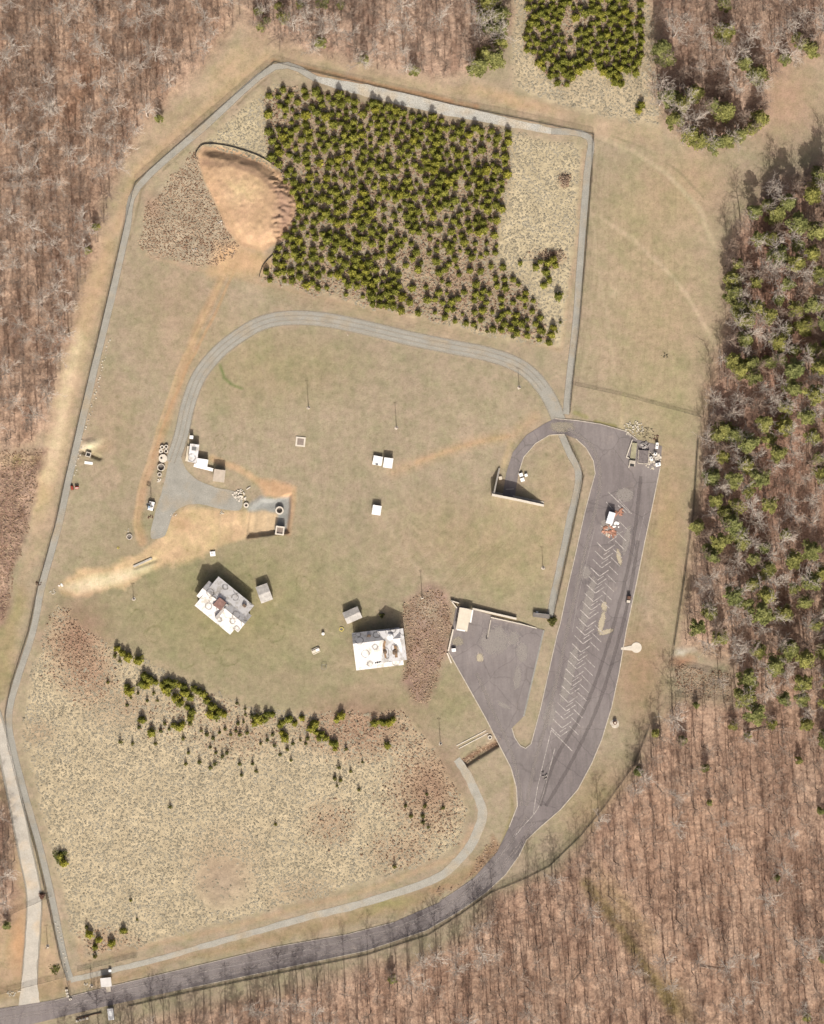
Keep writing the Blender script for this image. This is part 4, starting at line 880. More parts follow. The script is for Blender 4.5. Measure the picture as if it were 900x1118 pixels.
for x, y in SAP:
    k = rnd.randrange(4); lb = 'tiny dark sapling dotted over the straw meadow below the pine belt' if y > 600 else 'tiny dark sapling in the straw by the lower right corner of the plantation'
    add_tree('sapling', lb, 'sapling', 'saplings in the meadow' if y > 600 else 'saplings by the plantation', x, y, rnd.uniform(.65, 1.15), (('trunk', sap[k][0]), ('crown', sap[k][1])))

# ---------------------------------------------------------------- straw tussocks and brush (nobody could count them)
def tufts(places, n=5, seed=1):
    """places: rows x, y, z, r, h (metres); leaning cones"""
    g = np.random.RandomState(seed); A = np.array(places); m_ = len(A); ang = g.rand(m_)*6.28; V = []
    for i in range(n):
        t = ang+2*math.pi*i/n; rr = A[:, 3]*(.6+.8*g.rand(m_)); V.append(np.stack([A[:, 0]+np.cos(t)*rr, A[:, 1]+np.sin(t)*rr, A[:, 2]-.05+.25*A[:, 4]*g.rand(m_)], 1))
    V.append(np.stack([A[:, 0]+(g.rand(m_)-.5)*A[:, 3], A[:, 1]+(g.rand(m_)-.5)*A[:, 3], A[:, 2]+A[:, 4]*(.7+.6*g.rand(m_))], 1))
    V = np.stack(V, 1).reshape(-1, 3); b = np.arange(m_)*(n+1); F = np.concatenate([np.stack([b+i, b+(i+1) % n, b+n], 1) for i in range(n)]); return V, F
def near_pine_mask(x, y): return True
def brushy(x, y):
    k = 0
    for (a, b, rx, ry, w_) in ((85, 700, 40, 56, 1), (100, 740, 30, 30, .5), (400, 790, 70, 40, .7), (470, 860, 50, 60, 1), (360, 900, 30, 28, .4), (115, 1030, 35, 18, .6), (440, 930, 40, 25, .4), (530, 245, 18, 10, .6), (597, 282, 22, 12, .6), (617, 197, 8, 8, .7), (260, 800, 50, 30, .35), (220, 780, 90, 30, .3)):
        q = 1.25-math.hypot((x-a)/rx, (y-b)/ry); k = max(k, min(1, max(0, q))*w_)
    return k
def scatter(polys, dd, seed, keep=.9):
    g = np.random.RandomState(seed); out = []
    for P in polys:
        x0, x1 = min(p[0] for p in P), max(p[0] for p in P); y0, y1 = min(p[1] for p in P), max(p[1] for p in P)
        ax, ay = np.meshgrid(np.arange(x0, x1, dd), np.arange(y0, y1, dd)); ax = ax.ravel()+(g.rand(ax.size)-.5)*dd*1.7; ay = ay.ravel()+(g.rand(ay.size)-.5)*dd*1.7
        m_ = (poly_sd(ax, ay, P)+(fbm(ax, ay, 12, 5)-.5)*16 > 0) & (g.rand(ax.size) < keep*(.35+1.3*fbm(ax, ay, 10, seed))); out += list(zip(ax[m_].tolist(), ay[m_].tolist()))
    return out
st = scatter([MEADOW_S, MEADOW_N, MEADOW_NE], 2.1, 71)
bare = lambda x, y: math.hypot((x-245)/34, (y-965)/30) < 1
pa = []; pb = []
for x, y in st:
    if bare(x, y) and rnd.random() < .85: continue
    if rnd.random() < brushy(x, y): pb.append((*W(x, y), gz(x, y), rnd.uniform(.2, .5), rnd.uniform(.2, .65)))
    else: pa.append((*W(x, y), gz(x, y), rnd.uniform(.22, .6), rnd.uniform(.05, .26)))
STRAW = leaf_mat('straw', (.37, .31, .21), (.45, .385, .275), .12); RBR = leaf_mat('red_brown_brush', (.25, .165, .115), (.42, .32, .235), .25)
V, F = tufts(pa); o = link(bpy.data.objects.new('straw_grass', np_mesh('straw_grass', V, F, STRAW))); tag(o, 'tussocks of pale straw-coloured grass covering the rough meadows', 'grass', kind='stuff')
bx_ = scatter([BRUSH_NW, BRUSH_W, [(440, 658), (465, 642), (485, 645), (494, 664), (488, 712), (475, 750), (468, 770), (455, 768), (442, 745), (444, 700)], [(735, 725), (757, 728), (800, 738), (797, 765), (745, 760)], [(505, 828), (545, 805), (546, 812), (506, 836)],
               [(505, 965), (540, 915), (548, 925), (520, 955), (480, 978), (470, 975)]], 1.9, 72)
pb += [(*W(x, y), gz(x, y), rnd.uniform(.2, .45), rnd.uniform(.15, .55)) for x, y in bx_]
V, F = tufts(pb, 5, 3); o = link(bpy.data.objects.new('brown_brush', np_mesh('brown_brush', V, F, RBR))); tag(o, 'low red-brown brush and dead weeds in patches across the clearing', 'brush', kind='stuff')
gb = scatter([PINE_N, PINE_NE], 2.6, 73)
V, F = tufts([(*W(x, y), gz(x, y), rnd.uniform(.3, .6), rnd.uniform(.3, .7)) for x, y in gb], 5, 5); o = link(bpy.data.objects.new('undergrowth', np_mesh('undergrowth', V, F, RBR))); tag(o, 'brown undergrowth between the planted young pines', 'undergrowth', kind='stuff')

# bushes one can single out
def bush(x, y, r, h, label, mat, n=420, name='bush'):
    g = np.random.RandomState(int(x*7+y)); v = g.randn(n, 3); v /= np.linalg.norm(v, axis=1)[:, None]; v[:, 2] = np.abs(v[:, 2]); rr = (g.rand(n)**.4)*(1+.25*np.sin(3*np.arctan2(v[:, 1], v[:, 0])))
    Cc = v*rr[:, None]*np.array((r, r, h)); V, F = leaf_quads(Cc, g, .22, .9); t = thing(name, label, 'bush', (*W(x, y), gz(x, y)))
    link(bpy.data.objects.new('foliage', np_mesh('foliage', V, F, mat)), t); m = MB()
    for k in range(5): a = k*1.26; m.tube((0, 0, 0), (math.cos(a)*r*.5, math.sin(a)*r*.5, h*.7), .05, .02, 5)
    m.build('stem', BARK_B, t)
bush(66, 935, 2.8, 1.6, 'olive bush alone at the left edge of the straw meadow', BUSHM, 500); bush(603, 678, 1.7, 1.8, 'dark round bush by the end of the narrow gravel path next to the parking strip', PINE_D, 420)
bush(617, 197, 2.4, 1.3, 'leafless reddish bush alone in the straw right of the plantation', RBR, 380); bush(417, 672, .9, 2.0, 'thin dark shrub standing between the shed and the brown brush patch', PINE_D, 150)
bush(604, 282, 3.6, 1.6, 'wide reddish thicket around the loose pines right of the plantation', RBR, 500); bush(528, 246, 3.0, 1.4, 'purplish leafless thicket on the right flank of the plantation', RBR, 420)
bush(60, 1058, 2.0, 1.0, 'low thin bush on the clay between the gravel driveway and the fence', BUSHM, 160); bush(46, 978, 1.1, 1.5, 'small dark brown bush in the fence corner by the gravel driveway', BROWN, 220)

# ---------------------------------------------------------------- fences
def fence(pts, label, h=2.4, step=3.0, group=None, dark=True):
    x0, y0 = W(*pts[0]); t = thing('chain_link_fence', label, 'fence', (x0, y0, 0), 0, group)
    P = [Vector((W(*p)[0]-x0, W(*p)[1]-y0)) for p in pts]; L = sum((P[i+1]-P[i]).length for i in range(len(P)-1)); step = max(step, L/92)
    vs = []; fs = []; uv = []; s = 0
    for i in range(len(P)-1):
        a, b = P[i], P[i+1]; l = (b-a).length; k = len(vs); vs += [(a.x, a.y, .05), (b.x, b.y, .05), (b.x, b.y, h), (a.x, a.y, h)]; fs.append((k, k+1, k+2, k+3)); uv += [(s, 0), (s+l, 0), (s+l, h), (s, h)]; s += l
    m = MB(); m.add(vs, fs); f = m.build('fence_mesh', CHAIN, t); ul = f.data.uv_layers.new(name='UVMap')
    for i, u in enumerate(uv): ul.data[i].uv = u
    r = MB()
    for i in range(len(P)-1): r.tube((P[i].x, P[i].y, h), (P[i+1].x, P[i+1].y, h), .035, n=5); r.tube((P[i].x, P[i].y, h+.25), (P[i+1].x, P[i+1].y, h+.25), .025, n=5)
    r.build('rail', DARK if dark else STEEL, t)
    pm = MB(); pm.tube((0, 0, -.3), (0, 0, h+.3), .045, n=6); first = pm.build('post', DARK if dark else STEEL, t); first.location = (P[0].x, P[0].y, 0); nxt = step; s = 0
    for i in range(len(P)-1):
        l = (P[i+1]-P[i]).length
        while nxt < s+l:
            q = P[i].lerp(P[i+1], (nxt-s)/l); c = first.copy(); C.objects.link(c); c.parent = t; c.location = (q.x, q.y, 0); nxt += step
        s += l
fence([(299, 68), (225, 131), (148, 199)], 'chain-link fence running down-left from the top corner past the clay pile', group='site perimeter fence')
fence([(148, 199), (136, 248), (118, 325), (93, 430), (72, 520), (60, 575), (42, 640)], 'long chain-link fence along the left side beside the pale clay margin', group='site perimeter fence')
fence([(42, 640), (31, 690), (13, 745), (6, 780), (9, 813), (23, 870), (40, 930), (54, 990), (66, 1045), (73, 1066), (78, 1092)], 'chain-link fence between the straw meadow and the pale driveway', group='site perimeter fence')
fence([(300, 68), (345, 80), (400, 92), (500, 116), (602, 137), (648, 147)], 'chain-link fence along the top above the stony path', group='site perimeter fence')
fence([(648, 147), (646, 190), (639, 280), (633, 350), (626, 410), (622, 450)], 'chain-link fence between the plantation and the large mown field', group='site perimeter fence')
fence([(617, 474), (627, 495), (637, 520), (627, 570), (613, 635), (604, 672)], 'chain-link fence beside the narrow gravel path left of the parking strip', h=2.2)
fence([(625, 420), (680, 432), (768, 456)], 'thin fence crossing the mown field above the parking strip', h=1.1)
fence([(762, 480), (757, 560), (746, 640), (736, 704), (733, 728)], 'fence along the foot of the right-hand woods beside the brown verge', h=2.0)
fence([(733, 726), (760, 730), (800, 740)], 'short fence on the upper side of the grey brush strip', h=1.8); fence([(738, 760), (770, 764), (812, 767)], 'short fence on the lower side of the grey brush strip', h=1.8)
fence([(708, 795), (692, 835), (660, 880), (634, 912), (600, 945), (575, 958), (536, 974)], 'fence curving between the lower right woods and the brown verge', h=2.2)
fence([(536, 974), (505, 996), (468, 1020), (400, 1042), (300, 1063), (200, 1084), (140, 1098)], 'fence along the lower side of the bottom asphalt road', h=2.2)
fence([(0, 1085), (30, 1077), (73, 1066)], 'short fence crossing the driveway at the lower left', h=1.6); fence([(0, 1003), (30, 990), (57, 978)], 'thin fence crossing the driveway left of the meadow', h=1.6)
fence([(85, 1060), (150, 1044)], 'short low fence beside the path at the lower left corner of the meadow', h=1.4)
# silt fence round the stockpile
m = MB(); sp = smooth([(214, 172), (214, 167), (222, 158), (240, 158), (262, 163), (286, 172), (308, 187), (322, 203), (329, 219), (326, 232)], 5); w = [W(*p) for p in sp]
for i in range(len(w)-1):
    a = Vector((*w[i], .25)); b = Vector((*w[i+1], .25)); m.box(((a+b)/2)[:], ((b-a).length+.1, .12, .9), math.atan2(b.y-a.y, b.x-a.x))
o = m.build('silt_fence', DARK); tag(o, 'black silt fence curving round the top of the clay stockpile', 'silt fence')
m = MB(); sp = smooth([(309, 265), (300, 276), (288, 289), (283, 303)], 5); w = [W(*p) for p in sp]
for i in range(len(w)-1):
    a = Vector((*w[i], .2)); b = Vector((*w[i+1], .2)); m.box(((a+b)/2)[:], ((b-a).length+.1, .12, .8), math.atan2(b.y-a.y, b.x-a.x))
tag(m.build('silt_fence', DARK), 'short black silt fence below the right end of the clay stockpile', 'silt fence')

# ---------------------------------------------------------------- poles
def pole(x, y, h, label, arm=True):
    t = thing('light_pole', label, 'pole', (*W(x, y), gz(x, y)), 0, 'light poles'); m = MB(); m.tube((0, 0, 0), (0, 0, h), .16, .09, 8); m.build('shaft', WOOD, t)
    m = MB(); m.box((0, 0, h*.94), (1.3, .1, .12)); m.build('crossarm', WOOD, t)
    m = MB(); m.box((.45, 0, h*.94+.16), (.3, .22, .2)).box((-.45, 0, h*.94+.16), (.3, .22, .2)); m.build('floodlight', STEEL, t)
    m = MB(); m.lump((0, 0, .02), .75, flat=.25); m.box((.35, -.3, .3), (.4, .3, .55)); m.build('base', CONC, t)
pole(337, 445, 9.6, 'thin pole on the lawn above the small square frame'); pole(433, 467, 9.0, 'thin pole in the middle of the lawn above the pair of white sheds'); pole(567, 423, 7, 'thin pole at the right bend of the curved gravel road')
pole(461, 652, 9.5, 'thin pole just above the brown brush patch'); pole(481, 812, 9, 'thin pole on the green patch left of the lower lot'); pole(593, 620, 7.5, 'thin pole on the grass left of the parking strip')
pole(52, 1033, 7.5, 'thin pole on the clay between driveway and fence at lower left'); pole(100, 1076, 9, 'thin pole beside the lower left gatehouse'); pole(146, 654, 5.5, 'short pole on the grass under the pale dirt track')

# ---------------------------------------------------------------- burn-training houses
def frame(ox, oy, ux, uy):
    """local (u, v) in pixels -> world metres; u along (ux,uy) px direction, v to its upper-right side"""
    L = math.hypot(ux, uy); ux /= L; uy /= L; vx, vy = uy, -ux
    def f(u, v): return W(ox+u*ux+v*vx, oy+u*uy+v*vy)
    return f
def gable(m, f, o, u0, u1, v0, v1, vr, ze, zr, along='u', th=.22, hip=0):
    """two roof slopes as slabs; ridge at vr (or at u when along='v')"""
    def q(u, v, z): x, y = f(u, v) if along == 'u' else f(v, u); return (x-o[0], y-o[1], z)
    h0 = hip
    for (va, vb) in ((v0, vr), (v1, vr)):
        A = [q(u0, va, ze), q(u1, va, ze), q(u1-h0, vb, zr), q(u0+h0, vb, zr)]; B = [(a[0], a[1], a[2]-th) for a in A]
        m.add(A+B, [(0, 1, 2, 3), (7, 6, 5, 4), (0, 4, 5, 1), (1, 5, 6, 2), (2, 6, 7, 3), (3, 7, 4, 0)])
    if hip:
        for ua, ub in ((u0, u0+h0), (u1, u1-h0)):
            A = [q(ua, v0, ze), q(ua, v1, ze), q(ub, vr, zr)]; m.add(A, [(0, 1, 2)])
def walls(m, f, o, u0, u1, v0, v1, ze, vr=None, zr=None, along='u'):
    g = (lambda u, v: f(u, v)) if along == 'u' else (lambda u, v: f(v, u))
    pts = [(u0, v0), (u1, v0), (u1, v1), (u0, v1)]; W_ = [(g(*p)[0]-o[0], g(*p)[1]-o[1]) for p in pts]
    vs = [(x, y, 0) for x, y in W_]+[(x, y, ze) for x, y in W_]; fs = [(0, 1, 5, 4), (1, 2, 6, 5), (2, 3, 7, 6), (3, 0, 4, 7), (4, 5, 6, 7)]
    if vr is not None:
        a = g(u0, vr); b = g(u1, vr); vs += [(a[0]-o[0], a[1]-o[1], zr), (b[0]-o[0], b[1]-o[1], zr)]; fs += [(3, 0, 4, 8, 7), (2, 1, 5, 9, 6)]
    m.add(vs, fs)
def on_roof(f, o, us, vs, z, th=.05):
    return [(f(u, v)[0]-o[0], f(u, v)[1]-o[1]) for u, v in zip(us, vs)]
def openings(t, f, o, u0, u1, v0, v1, n, z, size, kind):
    """doors or windows proud of a wall running from (u0,v0) to (u1,v1)"""
    for k in range(n):
        s = (k+.5)/n; a = f(u0+(u1-u0)*s, v0+(v1-v0)*s); b0 = f(u0, v0); b1 = f(u1, v1); rz = math.atan2(b1[1]-b0[1], b1[0]-b0[0])
        m = MB(); m.box((0, 0, 0), (size[0], .16, size[1])); c = m.build(kind, BROWN if kind == 'door' else WHITE, t); c.location = (a[0]-o[0], a[1]-o[1], z); c.rotation_euler.z = rz
        if kind == 'window': m = MB(); m.box((0, 0, 0), (size[0]*.8, .22, size[1]*.8)); m.build('pane', GLASS, c)
        else: m = MB(); m.box((size[0]*.36, 0, -.05), (.08, .3, .12)); m.build('handle', STEEL, c)
# house A
f = frame(213.5, 660.8, 39.1, 32.1); o = W(244, 660); t = thing('burn_house', 'large tilted white-roofed house with a rust-red roof patch, lower left of the lawn', 'house', (*o, 0))
m = MB(); walls(m, f, o, 2, 48, 2, 39, 4.9, 20, 7.6); walls(m, f, o, -4, 53.5, 11, 29, 5.2); m.build('wall', WALLM, t)
m = MB(); gable(m, f, o, 0, 50, 0, 41, 20, 5.0, 7.8); rf = m.build('roof', WROOF1, t)
m = MB(); gable(m, f, o, -5, 22, 9.5, 31, 20.5, 5.7, 8.1); gable(m, f, o, 27, 55, 7.6, 31, 19.5, 5.9, 8.6); m.build('wing_roof', WROOF1, t)
m = MB(); m.prism(on_roof(f, o, [15, 26, 24.5, 15.5], [13.5, 14.5, 25, 24.5], 0), 7.2, [8.25, 8.2, 8.3, 8.4]); m.build('scorched_panel', RUSTROOF, t, 'rust-red scorched square on the roof')
m = MB(); m.prism(on_roof(f, o, [25.5, 28.5, 28.5, 25.5], [4, 4, 24, 24], 0), 6.0, 8.0); m.build('roof_valley', GREYROOF, t)
m = MB(); m.prism(on_roof(f, o, [40, 44, 44, 40], [33, 33, 36, 36], 0), 5.5, 6.6); m.build('roof_vent', SOOT, t)
m = MB()
for (u, v, z) in ((33, 19.2, 8.62), (45, 19.2, 8.62)): m.box((f(u, v)[0]-o[0], f(u, v)[1]-o[1], z), (4.0, .16, .12), -math.atan2(32.1, 39.1))
m.build('ridge_cap', GREYROOF, t)
openings(t, f, o, 4, 46, 1.85, 1.85, 5, 3.2, (1.2, 1.3), 'window'); openings(t, f, o, 20, 26, 1.8, 1.8, 1, 1.05, (1.1, 2.1), 'door'); openings(t, f, o, 4, 46, 39.2, 39.2, 4, 3.2, (1.2, 1.3), 'window')
# house B
f = frame(390.4, 731.3, 50, -6.0); o = W(413, 707); t = thing('burn_house', 'white-roofed house with a sooty brown hole in its roof, beside the brown brush patch', 'house', (*o, 0))
m = MB(); walls(m, f, o, 1, 50, 1.5, 39.5, 4.6, 30, 7.4); walls(m, f, o, 27, 53.5, 6, 38, 5.2); m.build('wall', WALLM, t)
m = MB(); gable(m, f, o, -1, 51, 0, 41, 29.5, 4.7, 7.6); m.build('roof', WROOF1, t)
m = MB(); gable(m, f, o, 5, 39.5, 26, 55, 37, 5.2, 8.5, 'v'); m.build('wing_roof', WROOF2, t)
m = MB(); m.prism(on_roof(f, o, [31.5, 45.5, 46, 33, 31], [10, 9, 21, 29, 24], 0), 5.8, [7.45, 7.5, 7.45, 7.9, 7.5]); m.build('scorched_panel', simple('burnt_boards', (.22, .14, .08), .45, 1.2), t, 'brown burnt-out hole in the roof')
m = MB(); m.lump((f(33, 17)[0]-o[0], f(33, 17)[1]-o[1], 7.55), 1.0, flat=.35); m.lump((f(42, 15)[0]-o[0], f(42, 15)[1]-o[1], 7.7), 1.1, flat=.35).lump((f(38, 10)[0]-o[0], f(38, 10)[1]-o[1], 7.8), .9, flat=.3); m.build('soot_mark', SOOT, t)
m = MB(); m.lump((f(39.5, 33)[0]-o[0], f(39.5, 33)[1]-o[1], 8.0), 1.5, flat=.5, n=12); m.build('roof_dome', WHITE, t, smooth=True)
m = MB()
for k in range(5): m.box((f(21+k*1.9, 5.8+.2*k)[0]-o[0], f(21+k*1.9, 5.8+.2*k)[1]-o[1], 5.36), (.52, .55+.25*(k % 2), .1), .1+.25*k)
m.build('roof_mark', DARK, t)
m = MB(); m.lump((f(17, 35)[0]-o[0], f(17, 35)[1]-o[1], 6.15), .95, flat=.16); m.build('soot_mark', SOOT, t)
openings(t, f, o, 3, 26, 1.35, 1.35, 3, 2.8, (1.2, 1.3), 'window'); openings(t, f, o, 13, 18, 1.3, 1.3, 1, 1.05, (1.1, 2.1), 'door'); openings(t, f, o, 3, 26, 39.7, 39.7, 3, 2.8, (1.2, 1.3), 'window')

# ---------------------------------------------------------------- sheds
def shed(x, y, wx, wy, h, rz, label, roofm, wallm=CREAM, gable_=False, door='s', name='storage_shed', cat='shed', group=None, rise=.5):
    t = thing(name, label, cat, (*W(x, y), gz(x, y)), rz, group); a, b = wx*S/2, wy*S/2; m = MB()
    m.box((0, 0, h/2), (2*a-.3, 2*b-.3, h)); m.build('wall', wallm, t); m = MB()
    if gable_:
        for sg in (-1, 1):
            A = [(-a, sg*b, h-.05), (a, sg*b, h-.05), (a, 0, h+rise), (-a, 0, h+rise)]; m.add(A+[(p[0], p[1], p[2]-.14) for p in A], [(0, 1, 2, 3), (7, 6, 5, 4), (0, 4, 5, 1), (1, 5, 6, 2), (2, 6, 7, 3), (3, 7, 4, 0)])
        m.add([(-a+.2, -b+.2, h), (-a+.2, b-.2, h), (-a+.2, 0, h+rise-.12), (a-.2, -b+.2, h), (a-.2, b-.2, h), (a-.2, 0, h+rise-.12)], [(0, 1, 2), (3, 5, 4)])
    else:
        m.box((0, 0, h+.06), (2*a, 2*b, .12))
        for k in range(int(2*a/.6)): m.box((-a+.3+k*.6, 0, h+.14), (.06, 2*b-.1, .04))
    m.build('roof', roofm, t)
    m = MB(); m.box((0, -b+.12, 1.0), (.95, .1, 2.0)); dd = m.build('door', BROWN if wallm != WHITE else STEEL, t); m = MB(); m.box((.35, -b+.04, 1.0), (.12, .08, .12)); m.build('handle', DARK, dd)
    return t
shed(412.5, 503, 10.2, 10, 1.3, -.18, 'lower white shed, left of the pair in the middle of the lawn', WHITE, WHITE); shed(424, 505.5, 10, 11, 2.5, -.14, 'taller white shed, right of the pair in the middle of the lawn', WHITE, WHITE)
shed(411.5, 557, 9.6, 10.5, 2.1, -.15, 'single white shed below the pair in the middle of the lawn', WHITE, WHITE)
shed(289, 647.5, 13.5, 19, 3.0, .28, 'weathered pale gabled shed right of the tilted white-roofed house', GREYROOF, gable_=True, rise=.7).rotation_euler.z = .35
shed(385, 671.5, 18, 13.5, 2.8, .42, 'grey gabled shed above the white-roofed house with the sooty hole', GREYROOF, gable_=True, rise=.8)
# work yard
t = shed(212, 495, 10, 20, 3.0, -.13, 'white site trailer at the top of the yard building row', WROOF2, WHITE, name='site_trailer', cat='trailer')
m = MB(); m.box((0, 1.6, 3.2), (1.6, 1.2, .25)); m.build('roof_unit', STEEL, t); m = MB(); m.box((-2.2, -.4, .5), (1.1, 5.6, .12)).box((-2.7, -.4, 1.0), (.06, 5.6, .9)); m.build('deck', CREAM, t)
shed(221, 505, 13, 8, 2.6, -.15, 'white container joined to the lower right of the yard trailer', WHITE, WHITE, name='storage_container', cat='container')
t = thing('flatbed_trailer', 'long narrow white flatbed trailer below the yard container', 'trailer', (*W(222.5, 510.5), 0), -.25); m = MB(); m.box((0, 0, .85), (7.2, 1.2, .22)); m.build('bed', WHITE, t)
m = MB(); m.tube((3.6, 0, .8), (4.8, 0, .6), .08); m.build('drawbar', STEEL, t)
m = MB(); m.tube((0, -.65, 0), (0, -.4, 0), .38, n=14); w0 = m.build('wheel', BLACK, t); w0.location = (-1.2, 0, .38)
for x_, y_ in ((-2.1, 0), (-1.2, 1.05), (-2.1, 1.05)): c = w0.copy(); C.objects.link(c); c.parent = t; c.location = (x_, y_, .38)
shed(240, 519.5, 12.5, 13.5, 3.4, -.12, 'square tan-roofed building at the right end of the yard row', TANROOF, CREAM)
t = thing('utility_cabinet', 'small white cabinet above the yard trailer', 'cabinet', (*W(209.5, 477.5), 0), -.1); m = MB(); m.box((0, 0, 1.1), (1.2, 1.1, 2.2)); m.build('body', WHITE, t); m = MB(); m.box((0, 0, 2.26), (1.35, 1.25, .1)); m.build('lid', WHITE, t); m = MB(); m.box((0, -.57, 1.1), (.9, .05, 1.8)); m.build('door', CREAM, t)
# concrete manhole pieces in a row
def ringpiece(x, y, ro, ri, h, label, mat=CONC_W, cap=0, group='precast manhole pieces'):
    m = MB(); m.ring((0, 0, 0), ro, ri, h, 24)
    t = thing('concrete_ring', label, 'concrete ring', (*W(x, y), gz(x, y)), 0, group); m.build('wall', mat, t)
    m = MB(); m.tube((0, 0, .02), (0, 0, .08), ri*.98, n=20); m.build('floor', CONC_D, t)
    if cap: m = MB(); m.ring((0, 0, h), ro*1.02, ro*.0+.001 if cap == 2 else ro*.3, .14, 24); c = m.build('lid', mat, t); m = MB(); m.tube((-ro*.35, ro*.1, h+.15), (-ro*.35, ro*.1, h+.2), ro*.27, n=14); m.build('hatch', DARK, c)
ringpiece(177.3, 488.3, .75, .42, .9, 'small concrete ring, upper left of the yard row'); ringpiece(181.8, 487.8, .75, .45, .9, 'small concrete ring, upper right of the yard row'); ringpiece(176, 492.8, .8, .3, .6, 'squat pale ring just above the big lidded one')
ringpiece(181.5, 492.5, .75, .5, .9, 'small dark-mouthed ring just above the big lidded one'); ringpiece(178.2, 500.5, 1.5, 1.2, 1.0, 'big white lidded manhole cylinder with a dark hatch in the yard row', cap=2); ringpiece(176.2, 510.3, 1.35, 1.12, 1.2, 'big open white-rimmed concrete ring in the yard row')
ringpiece(174.5, 518.2, .85, .45, .9, 'small ring below the big open one in the yard row', CONC)
m = MB(); m.box((0, 0, .2), (.5, 1.2, .35), .4).box((.6, .2, .2), (.4, .9, .3), -.3).box((-.3, -.5, .15), (.7, .35, .25)); o_ = m.build('rubble', CONC_W); o_.location = (*W(173.5, 524.5), 0); tag(o_, 'few pale broken concrete blocks at the lower end of the ring row', 'rubble')
# telehandler
t = thing('boom_lift', 'white machine with a raised boom at the left edge of the gravel yard', 'boom lift', (*W(165.5, 552.5), 0), -.25)
m = MB(); m.box((0, 0, .95), (1.9, 3.2, .8)); m.box((.3, -.9, 1.6), (1.2, 1.2, .7)); m.build('body', WHITE, t); m = MB(); m.box((-.6, -.2, 1.7), (.8, 1.3, .9)); m.build('cab', BLUE, t); m = MB(); m.box((-.6, -.2, 1.75), (.86, 1.0, .5)); m.build('cab_window', GLASS, t)
m = MB(); m.tube((.2, -.8, 1.6), (-.2, 1.2, 5.2), .22, .16); m.tube((-.2, 1.2, 5.2), (-.7, .4, 6.6), .14, .1); b_ = m.build('boom', STEEL, t); m = MB(); m.box((-.7, .4, 6.7), (1.5, .9, .12)).box((-.7, .85, 7.1), (1.5, .06, .8)).box((-.7, -.05, 7.1), (1.5, .06, .8)); m.build('platform', STEEL, b_)
m = MB(); m.tube((-.18, 0, 0), (.18, 0, 0), .5, n=14); w0 = m.build('wheel', BLACK, t); w0.location = (-1, -1.1, .5)
for x_, y_ in ((1, -1.1), (-1, 1.1), (1, 1.1)): c = w0.copy(); C.objects.link(c); c.parent = t; c.location = (x_, y_, .5)
def rubble(x, y, r, n, mat, label, seed, sz=(.2, .5), cat='rubble pile', flat=.5, name='rubble_pile', mound=0):
    rn = random.Random(seed); m = MB()
    for k in range(n):
        a = rn.uniform(0, 6.28); q = r*math.sqrt(rn.random()); zc = mound*(1-q/r)
        if rn.random() < .5: m.box((math.cos(a)*q, math.sin(a)*q*.8, .12+zc), (rn.uniform(*sz)*1.6, rn.uniform(*sz), rn.uniform(.1, .35)), rn.uniform(0, 3), tilt=(rn.uniform(-.4, .4), rn.uniform(-.4, .4)))
        else: m.lump((math.cos(a)*q, math.sin(a)*q*.8, .1+zc), rn.uniform(*sz)*.8, rn, 6, .7, 3)
    o_ = m.build(name, mat); o_.location = (*W(x, y), gz(x, y)); return tag(o_, label, cat)
rubble(164.5, 564.5, 1.0, 9, BROWN, 'small dark heap of scrap below the boom lift', 1, (.2, .4)); rubble(189, 561, 1.3, 9, CONC_W, 'few pale stones on the dirt right of the yard tail', 2, (.15, .35)); rubble(262, 541, 2.6, 46, CONC_W, 'white rubble heap at the right end of the gravel yard', 3, (.3, .6), mound=.5)
rubble(242, 559.5, 1.2, 8, CLAYROCK, 'pale stones on the lower edge of the gravel yard', 4, (.2, .4)); m = MB(); m.box((0, 0, .25), (1.7, .35, .3), .6); o_ = m.build('concrete_beam', CONC_W); o_.location = (*W(271.5, 533), 0); tag(o_, 'short pale beam lying above the white rubble heap', 'beam')
# excavation pieces
def vault(x, y, s, h, label, rz=-.12, z=None):
    t = thing('concrete_vault', label, 'vault', (*W(x, y), gz(x, y) if z is None else z), rz); m = MB(); w_ = s*.16
    for sx, sy, lx, ly in ((0, s/2-w_/2, s, w_), (0, -s/2+w_/2, s, w_), (s/2-w_/2, 0, w_, s-2*w_), (-s/2+w_/2, 0, w_, s-2*w_)): m.box((sx, sy, h/2), (lx, ly, h))
    m.build('wall', CONC_W, t); m = MB(); m.box((0, 0, h*.8), (s-2*w_, s-2*w_, .06)); m.build('cover', simple('cover_grey', (.22, .18, .15), .15), t)
vault(305.8, 579.3, 3.2, 2.2, 'square open concrete vault at the foot of the excavation', z=-1.2); ringpiece(305.3, 557.3, 1.5, 1.0, 1.5, 'large round concrete manhole in the excavation', group=None)
ringpiece(269, 551.5, .95, .5, .7, 'small round concrete manhole left of the excavation', group=None); vault(328.3, 482.3, 3.5, .35, 'low square concrete frame alone on the lawn', -.1)
t = thing('utility_cabinet', 'small white box on the grass above the tilted white-roofed house', 'cabinet', (*W(232.5, 604.5), 0), .1); m = MB(); m.box((0, 0, .3), (1.9, 1.8, .6)); m.build('body', WHITE, t, bevel=.05); m = MB(); m.box((0, .2, .63), (1.5, 1.1, .08)); m.build('lid', WHITE, t); m = MB(); m.box((-.25, .2, .7), (.4, .3, .08)); m.build('vent', DARK, t)
